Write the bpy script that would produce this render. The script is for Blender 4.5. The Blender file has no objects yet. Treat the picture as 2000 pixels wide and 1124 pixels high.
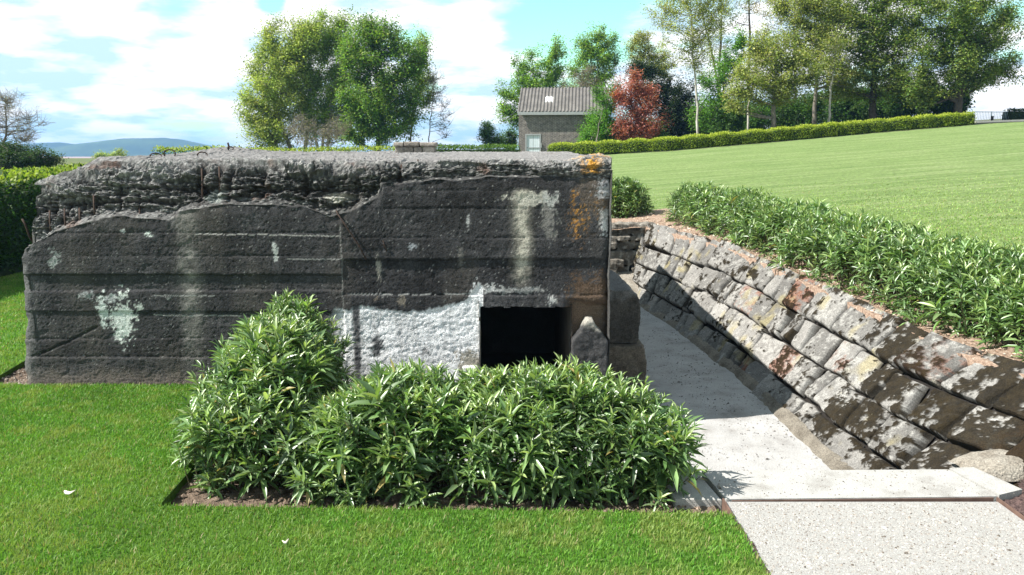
import bpy, math, random
import numpy as np
from mathutils import Vector
R = math.radians
random.seed(7)
rng = np.random.default_rng(11)
SC = bpy.context.scene
COL = SC.collection

# ------------------------------------------------------------------ camera, light, exposure
EYE, FPX, PITCH = 2.62, 1570.0, R(9.9)
cam = bpy.data.cameras.new('camera')
cam.sensor_width = 36.0; cam.lens = 36.0 * FPX / 2000.0
cam.clip_start = 0.05; cam.clip_end = 9000
camo = bpy.data.objects.new('camera', cam); COL.objects.link(camo)
camo.location = (0, 0, EYE); camo.rotation_euler = (math.pi / 2 - PITCH, 0, 0)
SC.camera = camo
SC.view_settings.view_transform = 'Standard'
SC.view_settings.look = 'None'
SC.view_settings.exposure = 1.0
SC.view_settings.gamma = 1.0

SUN_EL, SUN_AZ = R(49), R(14)          # the sun stands to the left, a little on the camera's side
sun = bpy.data.lights.new('sun', 'SUN'); sun.energy = 5.0; sun.angle = R(0.5); sun.color = (1.0, 0.965, 0.9)
suno = bpy.data.objects.new('sun', sun); COL.objects.link(suno)
sdir = Vector((-math.cos(SUN_EL) * math.cos(SUN_AZ), -math.cos(SUN_EL) * math.sin(SUN_AZ), math.sin(SUN_EL)))
suno.rotation_euler = sdir.to_track_quat('Z', 'Y').to_euler(); suno.location = (-20, -5, 30)

def raydir(px, py):
    u = (px - 1000) / FPX; v = (py - 562) / FPX
    return np.array([u, math.cos(PITCH) - v * math.sin(PITCH), -math.sin(PITCH) - v * math.cos(PITCH)])
def at(px, py, Y):                      # a point of the place at distance Y, read off the photo's proportions
    d = raydir(px, py); t = Y / d[1]
    return np.array([t * d[0], Y, EYE + t * d[2]])

world = bpy.data.worlds.new('World'); SC.world = world; world.use_nodes = True
nt = world.node_tree; N = nt.nodes; L = nt.links
for n in list(N): N.remove(n)
def wn(t, **k):
    n = N.new(t)
    for a, b in k.items(): setattr(n, a, b)
    return n
def wmath(op, a, b=None, c=None, clamp=False):
    n = wn('ShaderNodeMath', operation=op); n.use_clamp = clamp
    for i, x in enumerate((a, b, c)):
        if x is None: continue
        if isinstance(x, (int, float)): n.inputs[i].default_value = x
        else: L.new(x, n.inputs[i])
    return n.outputs[0]
sky = wn('ShaderNodeTexSky', sky_type='NISHITA'); sky.sun_disc = False
sky.sun_elevation = SUN_EL; sky.sun_rotation = math.atan2(sdir.x, sdir.y) % (2 * math.pi)
sky.air_density = 1.3; sky.dust_density = 0.4; sky.ozone_density = 1.4
tint = wn('ShaderNodeMix', data_type='RGBA', blend_type='MULTIPLY'); tint.inputs[0].default_value = 1
L.new(sky.outputs[0], tint.inputs[6]); tint.inputs[7].default_value = (0.080, 0.128, 0.103, 1)
tc = wn('ShaderNodeTexCoord'); sep = wn('ShaderNodeSeparateXYZ'); L.new(tc.outputs['Generated'], sep.inputs[0])
den = wmath('ADD', wmath('MAXIMUM', sep.outputs[2], 0.0), 0.22)
cmb = wn('ShaderNodeCombineXYZ')
L.new(wmath('DIVIDE', sep.outputs[0], den), cmb.inputs[0])
L.new(wmath('DIVIDE', sep.outputs[1], den), cmb.inputs[1])
L.new(wmath('MULTIPLY', sep.outputs[2], 6.0), cmb.inputs[2])
def wnoise(scale, detail, rough, off):
    mp = wn('ShaderNodeMapping'); mp.inputs['Location'].default_value = off; L.new(cmb.outputs[0], mp.inputs[0])
    n = wn('ShaderNodeTexNoise'); n.inputs['Scale'].default_value = scale; n.inputs['Detail'].default_value = detail
    n.inputs['Roughness'].default_value = rough; L.new(mp.outputs[0], n.inputs['Vector']); return n.outputs[0]
cover = wmath('ADD', wnoise(1.5, 9, 0.6, (3.1, 1.7, 0.4)), 0.06)
def hole(px, py, rad, amount):          # a gap or thicker place in the cloud deck, by direction
    global cover
    d = raydir(px, py); d = d / np.linalg.norm(d)
    v = wn('ShaderNodeVectorMath', operation='DISTANCE'); L.new(tc.outputs['Generated'], v.inputs[0]); v.inputs[1].default_value = d
    g = wmath('POWER', math.e, wmath('MULTIPLY', wmath('MULTIPLY', v.outputs['Value'], v.outputs['Value']), -1.0 / rad ** 2))
    cover = wmath('ADD', cover, wmath('MULTIPLY', g, amount))
for h in ((1135, 25, 0.075, -0.34), (345, 30, 0.038, -0.26), (290, 120, 0.025, -0.2), (530, 5, 0.02, -0.24), (1010, 60, 0.03, -0.16),
          (700, 60, 0.14, 0.16), (100, 60, 0.14, 0.13), (1085, 215, 0.035, 0.05), (450, 200, 0.14, 0.05), (1420, 120, 0.09, 0.05), (1700, 100, 0.2, 0.10), (1985, 60, 0.04, -0.10),
          (880, 150, 0.03, -0.02), (1880, 215, 0.06, 0.02)): hole(*h)
ramp = wn('ShaderNodeMapRange', interpolation_type='SMOOTHSTEP'); L.new(cover, ramp.inputs[0])
ramp.inputs[1].default_value = 0.44; ramp.inputs[2].default_value = 0.58
shade = wn('ShaderNodeMapRange'); L.new(wnoise(2.6, 6, 0.55, (9.2, 4.1, 1.9)), shade.inputs[0])
shade.inputs[1].default_value = 0.40; shade.inputs[2].default_value = 0.54
cc = wn('ShaderNodeMix', data_type='RGBA'); L.new(shade.outputs[0], cc.inputs[0])
cc.inputs[6].default_value = (0.36, 0.50, 0.60, 1); cc.inputs[7].default_value = (0.72, 0.72, 0.72, 1)
mixs = wn('ShaderNodeMix', data_type='RGBA'); L.new(ramp.outputs[0], mixs.inputs[0])
L.new(tint.outputs[2], mixs.inputs[6]); 
hi = wn('ShaderNodeMapRange'); L.new(sep.outputs[2], hi.inputs[0]); hi.inputs[1].default_value = 0.3; hi.inputs[2].default_value = 0.6
hi.inputs[3].default_value = 1.0; hi.inputs[4].default_value = 0.45     # thinner, greyer cloud higher up
cm = wn('ShaderNodeMix', data_type='RGBA', blend_type='MULTIPLY'); cm.inputs[0].default_value = 1
L.new(cc.outputs[2], cm.inputs[6]); L.new(hi.outputs[0], cm.inputs[7]); L.new(cm.outputs[2], mixs.inputs[7])
bg = wn('ShaderNodeBackground'); bg.inputs[1].default_value = 1.0; L.new(mixs.outputs[2], bg.inputs[0])
wo = wn('ShaderNodeOutputWorld'); L.new(bg.outputs[0], wo.inputs[0])
world.cycles.sampling_method = 'MANUAL'; world.cycles.sample_map_resolution = 512

# ------------------------------------------------------------------ noise
def h3(i, j, k, s=0):
    n = (i.astype(np.int64) * 374761393 + j.astype(np.int64) * 668265263 + k.astype(np.int64) * 2147483647 + s * 974711) & 0xffffffff
    n = ((n ^ (n >> 13)) * 1274126177) & 0xffffffff
    n = ((n ^ (n >> 15)) * 2246822519) & 0xffffffff
    return ((n ^ (n >> 16)) & 0xffffff) / float(0x1000000)
def vnoise(x, y, z=None, s=0):
    x = np.asarray(x, float); y = np.asarray(y, float)
    z = np.zeros_like(x) if z is None else np.asarray(z, float)
    x, y, z = np.broadcast_arrays(x, y, z)
    xi, yi, zi = np.floor(x), np.floor(y), np.floor(z)
    fx, fy, fz = x - xi, y - yi, z - zi
    fx = fx * fx * (3 - 2 * fx); fy = fy * fy * (3 - 2 * fy); fz = fz * fz * (3 - 2 * fz)
    r = 0
    for a in (0, 1):
        for b in (0, 1):
            for c in (0, 1):
                w = (fx if a else 1 - fx) * (fy if b else 1 - fy) * (fz if c else 1 - fz)
                r = r + w * h3(xi + a, yi + b, zi + c, s)
    return r * 2 - 1
def fbm(x, y, z=None, o=4, s=0, g=0.5):
    r, a, f = 0, 1.0, 1.0; t = 0
    z = 0 * np.asarray(x, float) if z is None else z
    for k in range(o):
        r = r + a * vnoise(x * f, y * f, z * f, s + k * 17); t += a; a *= g; f *= 2.03
    return r / t
def worley(x, y, z, s=0):               # distance to the nearest pebble centre, and that pebble's random number
    x, y, z = np.broadcast_arrays(np.asarray(x, float), np.asarray(y, float), np.asarray(z, float))
    xi, yi, zi = np.floor(x), np.floor(y), np.floor(z)
    best = np.full(x.shape, 9.0); idn = np.zeros(x.shape)
    for a in (-1, 0, 1):
        for b in (-1, 0, 1):
            for c in (-1, 0, 1):
                p, q, r = xi + a, yi + b, zi + c
                d = (p + h3(p, q, r, s + 1) - x) ** 2 + (q + h3(p, q, r, s + 2) - y) ** 2 + (r + h3(p, q, r, s + 3) - z) ** 2
                m = d < best; best = np.where(m, d, best); idn = np.where(m, h3(p, q, r, s + 4), idn)
    return np.sqrt(best), idn
def sst(a, b, x):
    t = np.clip((x - a) / (b - a), 0, 1); return t * t * (3 - 2 * t)
def mixc(c, col, m):
    m = np.clip(m, 0, 1)[..., None]; return c * (1 - m) + np.asarray(col) * m

# ------------------------------------------------------------------ materials
def mat_new(name):
    m = bpy.data.materials.new(name); m.use_nodes = True
    t = m.node_tree; b = t.nodes['Principled BSDF']; return m, t, b
def node(t, kind, **k):
    n = t.nodes.new(kind)
    for a, b in k.items(): setattr(n, a, b)
    return n
def tex_noise(t, scale, detail=6, rough=0.6, coord='Object', stretch=None):
    c = node(t, 'ShaderNodeTexCoord'); n = node(t, 'ShaderNodeTexNoise')
    n.inputs['Scale'].default_value = scale; n.inputs['Detail'].default_value = detail; n.inputs['Roughness'].default_value = rough
    if stretch:
        mp = node(t, 'ShaderNodeMapping'); mp.inputs['Scale'].default_value = stretch[:3]
        if len(stretch) > 3: mp.inputs['Rotation'].default_value = (0, 0, stretch[3])
        t.links.new(c.outputs[coord], mp.inputs[0]); t.links.new(mp.outputs[0], n.inputs['Vector'])
    else: t.links.new(c.outputs[coord], n.inputs['Vector'])
    return n.outputs[0]
def ramp_node(t, fac, stops):
    r = node(t, 'ShaderNodeValToRGB'); t.links.new(fac, r.inputs[0])
    while len(r.color_ramp.elements) < len(stops): r.color_ramp.elements.new(0.5)
    for e, (p, c) in zip(r.color_ramp.elements, stops):
        e.position = p; e.color = (*c, 1)
    return r.outputs[0]
def mul(t, a, b, fac=1.0, mode='MULTIPLY'):
    m = node(t, 'ShaderNodeMix', data_type='RGBA', blend_type=mode); m.inputs[0].default_value = fac
    for s, x in ((6, a), (7, b)):
        if isinstance(x, tuple): m.inputs[s].default_value = (*x, 1)
        else: t.links.new(x, m.inputs[s])
    return m.outputs[2]
def bump(t, b, h, strength, dist):
    n = node(t, 'ShaderNodeBump'); n.inputs['Strength'].default_value = strength; n.inputs['Distance'].default_value = dist
    t.links.new(h, n.inputs['Height']); t.links.new(n.outputs[0], b.inputs['Normal'])
def noise_mat(name, stops, scale, rough=0.9, fine=None, bmp=None, stretch=None, spec=0.3, detail=6):
    m, t, b = mat_new(name)
    c = ramp_node(t, tex_noise(t, scale, detail=detail, stretch=stretch), stops)
    if fine: c = mul(t, c, ramp_node(t, tex_noise(t, fine[0], 3, 0.7), [(0.3, (fine[1],) * 3), (0.7, (fine[2],) * 3)]))
    t.links.new(c, b.inputs['Base Color']); b.inputs['Roughness'].default_value = rough
    b.inputs['Specular IOR Level'].default_value = spec
    if bmp: bump(t, b, tex_noise(t, bmp[0], 5, 0.65), bmp[1], bmp[2])
    return m
def vcol_mat(name, rough=0.9, fine=(90, 0.7, 1.3), bmp=None, spec=0.25):
    m, t, b = mat_new(name); a = node(t, 'ShaderNodeAttribute', attribute_name='Col'); c = a.outputs['Color']
    if fine: c = mul(t, c, ramp_node(t, tex_noise(t, fine[0], 4, 0.7), [(0.3, (fine[1],) * 3), (0.7, (fine[2],) * 3)]))
    t.links.new(c, b.inputs['Base Color']); b.inputs['Roughness'].default_value = rough; b.inputs['Specular IOR Level'].default_value = spec
    if bmp: bump(t, b, tex_noise(t, bmp[0], 5, 0.65), bmp[1], bmp[2])
    return m
def leaf_mat(name, rough=0.5, trans=0.3, spec=0.4):
    m, t, b = mat_new(name); a = node(t, 'ShaderNodeAttribute', attribute_name='Col')
    t.links.new(a.outputs['Color'], b.inputs['Base Color']); b.inputs['Roughness'].default_value = rough
    b.inputs['Specular IOR Level'].default_value = spec
    tr = node(t, 'ShaderNodeBsdfTranslucent'); t.links.new(mul(t, a.outputs['Color'], (1.25, 1.3, 0.6)), tr.inputs[0])
    mx = node(t, 'ShaderNodeMixShader'); mx.inputs[0].default_value = trans
    t.links.new(b.outputs[0], mx.inputs[1]); t.links.new(tr.outputs[0], mx.inputs[2])
    t.links.new(mx.outputs[0], t.nodes['Material Output'].inputs[0]); return m
M = {}
M['concrete'] = vcol_mat('weathered_concrete', 0.92, (85, 0.45, 1.6), (75, 0.9, 0.016))
M['rubble'] = vcol_mat('broken_concrete', 0.95, (60, 0.5, 1.5), (70, 0.9, 0.014))
M['stone'] = vcol_mat('mossy_stone', 0.95, (75, 0.5, 1.55), (80, 0.9, 0.015), 0.12)
M['rust'] = noise_mat('rusty_iron', [(0.3, (0.028, 0.020, 0.016)), (0.7, (0.062, 0.036, 0.026))], 30, 0.85, bmp=(90, 0.5, 0.004))
M['corten'] = noise_mat('rusty_steel_strip', [(0.3, (0.10, 0.062, 0.048)), (0.7, (0.18, 0.11, 0.085))], 14, 0.85)
M['lawn_near'] = noise_mat('lawn_soil_green', [(0.3, (0.05, 0.12, 0.012)), (0.6, (0.08, 0.17, 0.02)), (0.8, (0.14, 0.19, 0.04))], 2.2, 0.95, (60, 0.6, 1.3), (160, 0.8, 0.02))
M['lawn_far'] = noise_mat('lawn_slope_green', [(0.28, (0.125, 0.200, 0.052)), (0.5, (0.185, 0.262, 0.082)), (0.72, (0.265, 0.325, 0.135))], 1.8, 0.95, (11, 0.62, 1.38), (60, 1.0, 0.05), (0.16, 1.5, 1, R(-8)), detail=9)
M['soil'] = noise_mat('dry_soil', [(0.3, (0.10, 0.07, 0.05)), (0.7, (0.27, 0.20, 0.15))], 9, 1.0, (70, 0.6, 1.3), (25, 1.0, 0.05))
M['mulch'] = noise_mat('bark_mulch', [(0.35, (0.05, 0.03, 0.028)), (0.6, (0.17, 0.11, 0.10)), (0.75, (0.3, 0.22, 0.2))], 30, 1.0, (120, 0.5, 1.4), (40, 1.0, 0.04))
M['ledge'] = noise_mat('pink_gravel', [(0.3, (0.20, 0.13, 0.09)), (0.5, (0.36, 0.25, 0.185)), (0.7, (0.5, 0.4, 0.32))], 28, 1.0, (120, 0.55, 1.4), (60, 1.0, 0.03))
M['path'] = noise_mat('pale_gravel', [(0.28, (0.20, 0.175, 0.15)), (0.38, (0.39, 0.375, 0.355)), (0.7, (0.49, 0.48, 0.46))], 60, 0.95, (160, 0.7, 1.2), (90, 0.9, 0.02), (1, 1.4, 1))
M['floor'] = noise_mat('trench_floor_grit', [(0.28, (0.27, 0.255, 0.24)), (0.45, (0.38, 0.37, 0.36)), (0.7, (0.46, 0.45, 0.44))], 2.5, 0.95, (70, 0.75, 1.15), (50, 0.6, 0.02))
M['slab'] = noise_mat('pale_slab', [(0.3, (0.27, 0.255, 0.235)), (0.5, (0.40, 0.39, 0.37)), (0.7, (0.44, 0.43, 0.41))], 3.5, 0.9, (110, 0.6, 1.25), (110, 0.5, 0.008))
M['tan'] = noise_mat('tan_concrete', [(0.3, (0.20, 0.17, 0.135)), (0.6, (0.36, 0.325, 0.275))], 7, 0.95, (60, 0.5, 1.4), (45, 1.0, 0.03))
M['footing'] = noise_mat('worn_mortar', [(0.3, (0.14, 0.12, 0.095)), (0.6, (0.28, 0.25, 0.205))], 5, 0.95, (60, 0.55, 1.4), (30, 1.0, 0.05))
M['ground'] = noise_mat('far_ground', [(0.35, (0.06, 0.10, 0.025)), (0.55, (0.13, 0.12, 0.06)), (0.7, (0.20, 0.13, 0.10))], 0.006, 1.0, (0.05, 0.8, 1.2))
M['hills'] = noise_mat('wooded_hill', [(0.4, (0.02, 0.04, 0.015)), (0.6, (0.05, 0.08, 0.02)), (0.7, (0.12, 0.15, 0.05))], 0.01, 1.0, (0.12, 0.6, 1.3))
M['field'] = noise_mat('ploughed_field', [(0.3, (0.30, 0.18, 0.13)), (0.6, (0.46, 0.29, 0.22)), (0.72, (0.30, 0.27, 0.14))], 0.012, 1.0, stretch=(0.2, 1, 1))
M['bark'] = noise_mat('grey_bark', [(0.3, (0.10, 0.085, 0.07)), (0.7, (0.26, 0.23, 0.19))], 6, 0.95, bmp=(14, 0.6, 0.03), stretch=(1, 1, 0.25))
M['bark_pale'] = noise_mat('pale_bark', [(0.3, (0.22, 0.2, 0.17)), (0.6, (0.5, 0.47, 0.42))], 4, 0.9, stretch=(1, 1, 0.4))
M['bark_dark'] = noise_mat('dark_bark', [(0.3, (0.03, 0.025, 0.02)), (0.7, (0.09, 0.075, 0.06))], 6, 0.95)
M['leaf_gloss'] = leaf_mat('glossy_leaf', 0.38, 0.30, 1.0)
M['leaf'] = leaf_mat('tree_leaf', 0.55, 0.42, 0.35)
M['blade'] = leaf_mat('grass_blade', 0.5, 0.35, 0.35)
M['core'] = noise_mat('hedge_light_block', [(0.3, (0.012, 0.022, 0.008)), (0.7, (0.03, 0.05, 0.015))], 6, 1.0)
M['stem'] = noise_mat('green_stem', [(0.3, (0.05, 0.05, 0.025)), (0.7, (0.12, 0.10, 0.05))], 20, 0.9)
M['litter'] = noise_mat('dry_leaf', [(0.3, (0.62, 0.55, 0.44)), (0.7, (0.75, 0.7, 0.6))], 30, 0.8)
M['frame_grey'] = noise_mat('grey_frame_paint', [(0.3, (0.28, 0.29, 0.29)), (0.7, (0.36, 0.37, 0.37))], 8, 0.7)
M['door_white'] = noise_mat('white_door_paint', [(0.3, (0.56, 0.62, 0.66)), (0.7, (0.66, 0.71, 0.74))], 5, 0.6)
M['pale_plastic'] = noise_mat('clear_roof_sheet', [(0.3, (0.7, 0.7, 0.68)), (0.7, (0.8, 0.8, 0.78))], 3, 0.4)
M['railing'] = noise_mat('pale_blue_railing', [(0.3, (0.34, 0.42, 0.48)), (0.7, (0.42, 0.50, 0.55))], 5, 0.5)
M['dark_metal'] = noise_mat('dark_post', [(0.3, (0.02, 0.02, 0.025)), (0.7, (0.04, 0.04, 0.045))], 5, 0.6)

def brick_mat():
    m, t, b = mat_new('grey_brown_brick'); c = node(t, 'ShaderNodeTexCoord')
    mp = node(t, 'ShaderNodeMapping'); mp.inputs['Rotation'].default_value = (R(90), 0, 0); t.links.new(c.outputs['Object'], mp.inputs[0])
    br = node(t, 'ShaderNodeTexBrick'); t.links.new(mp.outputs[0], br.inputs['Vector'])
    br.inputs['Color1'].default_value = (0.145, 0.122, 0.112, 1); br.inputs['Color2'].default_value = (0.10, 0.088, 0.083, 1)
    br.inputs['Mortar'].default_value = (0.30, 0.27, 0.24, 1); br.inputs['Scale'].default_value = 1.0
    br.inputs['Brick Width'].default_value = 0.22; br.inputs['Row Height'].default_value = 0.075; br.inputs['Mortar Size'].default_value = 0.008
    col = mul(t, br.outputs['Color'], ramp_node(t, tex_noise(t, 5, 6, 0.8), [(0.35, (0.6,) * 3), (0.65, (1.5,) * 3)]))
    t.links.new(col, b.inputs['Base Color']); b.inputs['Roughness'].default_value = 0.95; return m
M['brick'] = brick_mat()
M['roof'] = noise_mat('corrugated_sheet', [(0.3, (0.095, 0.088, 0.082)), (0.7, (0.17, 0.158, 0.146))], 1.6, 0.85, (9, 0.75, 1.2))

# ------------------------------------------------------------------ mesh helpers
class MB:
    def __init__(s): s.v = []; s.q = []; s.t = []; s.c = []; s.n = 0
    def add(s, V, quads=None, tris=None, col=None):
        V = np.asarray(V, float).reshape(-1, 3)
        if quads is not None and len(quads): s.q.append(np.asarray(quads, np.int64).reshape(-1, 4) + s.n)
        if tris is not None and len(tris): s.t.append(np.asarray(tris, np.int64).reshape(-1, 3) + s.n)
        if col is None: col = np.full((len(V), 3), 0.5)
        col = np.asarray(col, float)
        if col.ndim == 1: col = np.tile(col, (len(V), 1))
        s.v.append(V); s.c.append(col.reshape(-1, 3)); s.n += len(V)
    def build(s, name, mat, parent=None, smooth=True, loc=None, flat=None):
        V = np.concatenate(s.v)
        if loc is not None: V = V - np.asarray(loc)
        q = np.concatenate(s.q) if s.q else np.zeros((0, 4), np.int64)
        t = np.concatenate(s.t) if s.t else np.zeros((0, 3), np.int64)
        me = bpy.data.meshes.new(name)
        me.vertices.add(len(V)); me.vertices.foreach_set('co', V.astype(np.float32).ravel())
        li = np.concatenate([q.ravel(), t.ravel()]).astype(np.int32)
        me.loops.add(len(li)); me.loops.foreach_set('vertex_index', li)
        st = np.concatenate([np.arange(len(q)) * 4, len(q) * 4 + np.arange(len(t)) * 3]).astype(np.int32)
        me.polygons.add(len(st)); me.polygons.foreach_set('loop_start', st)
        me.update(calc_edges=True)
        sm_ = np.full(len(st), smooth, bool)
        if flat is not None: sm_[flat] = False
        me.polygons.foreach_set('use_smooth', sm_)
        ca = me.color_attributes.new('Col', 'FLOAT_COLOR', 'POINT')
        C = np.concatenate(s.c); ca.data.foreach_set('color', np.c_[C, np.ones(len(C))].astype(np.float32).ravel())
        me.validate(); me.materials.append(mat)
        o = bpy.data.objects.new(name, me); COL.objects.link(o)
        if loc is not None: o.location = loc
        if parent is not None:
            o.parent = parent; o.location = (0, 0, 0)
            if loc is None:
                me.transform(__import__('mathutils').Matrix.Translation(-Vector(parent.location)))
        return o
def tag(o, label=None, cat=None, group=None, kind=None):
    if label: o['label'] = label
    if cat: o['category'] = cat
    if group: o['group'] = group
    if kind: o['kind'] = kind
    return o
def thing(name, label, cat, loc=(0, 0, 0), group=None):
    o = bpy.data.objects.new(name, None); o.empty_display_size = 0.3; COL.objects.link(o)
    o.location = tuple(float(x) for x in loc); return tag(o, label, cat, group)
def grid_quads(nr, nc):
    i, j = np.meshgrid(np.arange(nr - 1), np.arange(nc - 1), indexing='ij')
    a = i * nc + j
    return np.stack([a, a + 1, a + nc + 1, a + nc], -1).reshape(-1, 4)
def box(mb, lo, hi, col=None, M3=None, org=(0, 0, 0), bev=0.0):
    lo = np.asarray(lo, float); hi = np.asarray(hi, float)
    if bev > 0:                           # chamfered box
        V = []; 
        bm = __import__('bmesh').new(); __import__('bmesh').ops.create_cube(bm, size=1.0)
        for v in bm.verts: v.co = Vector(((v.co.x + .5) * (hi[0] - lo[0]) + lo[0], (v.co.y + .5) * (hi[1] - lo[1]) + lo[1], (v.co.z + .5) * (hi[2] - lo[2]) + lo[2]))
        __import__('bmesh').ops.bevel(bm, geom=bm.edges[:], offset=bev, segments=2, profile=0.6, affect='EDGES')
        bm.verts.index_update()
        V = np.array([v.co[:] for v in bm.verts]); q = []; t = []
        for f in bm.faces:
            ix = [v.index for v in f.verts]
            if len(ix) == 4: q.append(ix)
            else:
                for k in range(1, len(ix) - 1): t.append([ix[0], ix[k], ix[k + 1]])
        bm.free()
    else:
        V = np.array([[x, y, z] for x in (lo[0], hi[0]) for y in (lo[1], hi[1]) for z in (lo[2], hi[2])])
        q = [[0, 1, 3, 2], [4, 6, 7, 5], [0, 4, 5, 1], [2, 3, 7, 6], [0, 2, 6, 4], [1, 5, 7, 3]]; t = []
    if M3 is not None: V = V @ np.asarray(M3).T
    mb.add(V + np.asarray(org), q, t, col)
def rotz(a): return np.array([[math.cos(a), -math.sin(a), 0], [math.sin(a), math.cos(a), 0], [0, 0, 1]])
def tube(mb, P, rad, sides=5, col=None, cap=True):
    P = np.asarray(P, float); n = len(P); rad = np.broadcast_to(np.asarray(rad, float), (n,))
    T = np.gradient(P, axis=0); T /= np.linalg.norm(T, axis=1, keepdims=True) + 1e-9
    ref = np.where(np.abs(T[:, 2:3]) > 0.9, [[1.0, 0, 0]], [[0, 0, 1.0]])
    A = np.cross(T, ref); A /= np.linalg.norm(A, axis=1, keepdims=True) + 1e-9; B = np.cross(T, A)
    th = np.arange(sides) * 2 * math.pi / sides
    V = P[:, None] + rad[:, None, None] * (np.cos(th)[None, :, None] * A[:, None] + np.sin(th)[None, :, None] * B[:, None])
    i, j = np.meshgrid(np.arange(n - 1), np.arange(sides), indexing='ij'); k = (j + 1) % sides
    Q = np.stack([i * sides + j, i * sides + k, (i + 1) * sides + k, (i + 1) * sides + j], -1).reshape(-1, 4)
    V = V.reshape(-1, 3); tris = []
    if cap:
        V = np.vstack([V, P[:1], P[-1:]]); a, b = len(V) - 2, len(V) - 1
        for s in range(sides):
            tris.append([a, (s + 1) % sides, s]); tris.append([b, (n - 1) * sides + s, (n - 1) * sides + (s + 1) % sides])
    mb.add(V, Q, tris, col)
def prism(mb, poly, z0, z1, col=None, zf=None):         # polygon slab; zf(x, y) gives the top if it is not flat
    from mathutils.geometry import tessellate_polygon
    n = len(poly); P = np.asarray(poly, float)
    zt = np.full(n, z1) if zf is None else np.array([zf(x, y) for x, y in P])
    zb = np.full(n, z0) if zf is None else zt + z0
    top = np.c_[P, zt]; bot = np.c_[P, zb]
    tri = tessellate_polygon([[Vector((x, y, 0)) for x, y in P]])
    area = 0.5 * sum(P[i, 0] * P[(i + 1) % n, 1] - P[(i + 1) % n, 0] * P[i, 1] for i in range(n))
    tt = []
    for a, b, c in tri:
        s = (P[b] - P[a])[0] * (P[c] - P[a])[1] - (P[b] - P[a])[1] * (P[c] - P[a])[0]
        tt.append([a, b, c] if s > 0 else [a, c, b])
    mb.add(top, None, tt, col)
    V = np.vstack([top, bot]); q = []
    for i in range(n):
        k = (i + 1) % n; q.append([i, n + i, n + k, k] if area > 0 else [k, n + k, n + i, i])
    mb.add(V, q, None, col)
def inpoly(x, y, poly):
    r = np.zeros(np.shape(x), bool); n = len(poly)
    for i in range(n):
        (x1, y1), (x2, y2) = poly[i], poly[(i + 1) % n]
        c = ((y1 > y) != (y2 > y)) & (x < (x2 - x1) * (y - y1) / (y2 - y1 + 1e-12) + x1); r ^= c
    return r
def frames(D, roll=None):
    D = D / (np.linalg.norm(D, axis=1, keepdims=True) + 1e-9)
    ref = np.where(np.abs(D[:, 2:3]) > 0.95, [[1.0, 0, 0]], [[0, 0, 1.0]])
    S = np.cross(D, ref); S /= np.linalg.norm(S, axis=1, keepdims=True) + 1e-9
    U = np.cross(S, D)
    if roll is not None:
        c, s = np.cos(roll)[:, None], np.sin(roll)[:, None]; S, U = c * S + s * U, c * U - s * S
    return D, S, U
LANCE = np.array([[0, 0, 0], [0.28, 0.5, 0.09], [0.3, 0, 0.0], [0.28, -0.5, 0.09], [0.66, 0.40, 0.04], [0.68, 0, -0.04], [0.66, -0.40, 0.04], [1.0, 0, -0.14]])
LANCE_Q = [[1, 2, 5, 4], [2, 3, 6, 5]]; LANCE_T = [[0, 2, 1], [0, 3, 2], [4, 5, 7], [5, 6, 7]]
DIAM = np.array([[0, 0, 0], [0.5, 0.5, 0.08], [1, 0, -0.05], [0.5, -0.5, 0.08]]); DIAM_Q = [[0, 3, 2, 1]]
def leaves(mb, P, D, length, width, col, roll=None, lance=True):
    n = len(P)
    if n == 0: return
    D, S, U = frames(D, roll)
    T = LANCE if lance else DIAM; k = len(T)
    length = np.broadcast_to(length, (n,)); width = np.broadcast_to(width, (n,))
    V = (P[:, None] + T[None, :, 0:1] * length[:, None, None] * D[:, None] + T[None, :, 1:2] * width[:, None, None] * S[:, None]
         + T[None, :, 2:3] * length[:, None, None] * U[:, None])
    o = (np.arange(n) * k)[:, None, None]
    q = (np.array(LANCE_Q if lance else DIAM_Q)[None] + o).reshape(-1, 4)
    t = (np.array(LANCE_T)[None] + o).reshape(-1, 3) if lance else None
    mb.add(V.reshape(-1, 3), q, t, np.repeat(col, k, axis=0))
def rand_dir(n, up=0.0):
    d = rng.normal(size=(n, 3)); d[:, 2] += up; return d / np.linalg.norm(d, axis=1, keepdims=True)
def colmix(n, cols, var=0.2):
    cols = np.asarray(cols); i = rng.random(n)[:, None] * (len(cols) - 1); a = np.floor(i).astype(int)[:, 0]; f = i - a[:, None]
    c = cols[a] * (1 - f) + cols[np.minimum(a + 1, len(cols) - 1)] * f
    return np.clip(c * (1 + var * rng.normal(size=(n, 1))), 0.004, 1)

# ------------------------------------------------------------------ the ground
def slope_z(x, y): return -0.146 + 0.0758 * x + 0.0506 * y         # the rising lawn beyond the trench
BANK_Y = np.array([5.2, 6.0, 7.0, 8.06, 10.65, 13.85, 15.6, 17.2])
BANK_TOP = np.array([5.25, 5.02, 4.68, 4.38, 4.17, 3.82, 3.35, 2.75])
BANK_BASE = np.array([3.50, 3.34, 3.24, 3.18, 3.16, 2.90, 2.64, 2.40])
def bank_top(y): return np.interp(y, BANK_Y, BANK_TOP)
def bank_base(y): return np.interp(y, BANK_Y, BANK_BASE)

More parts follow.
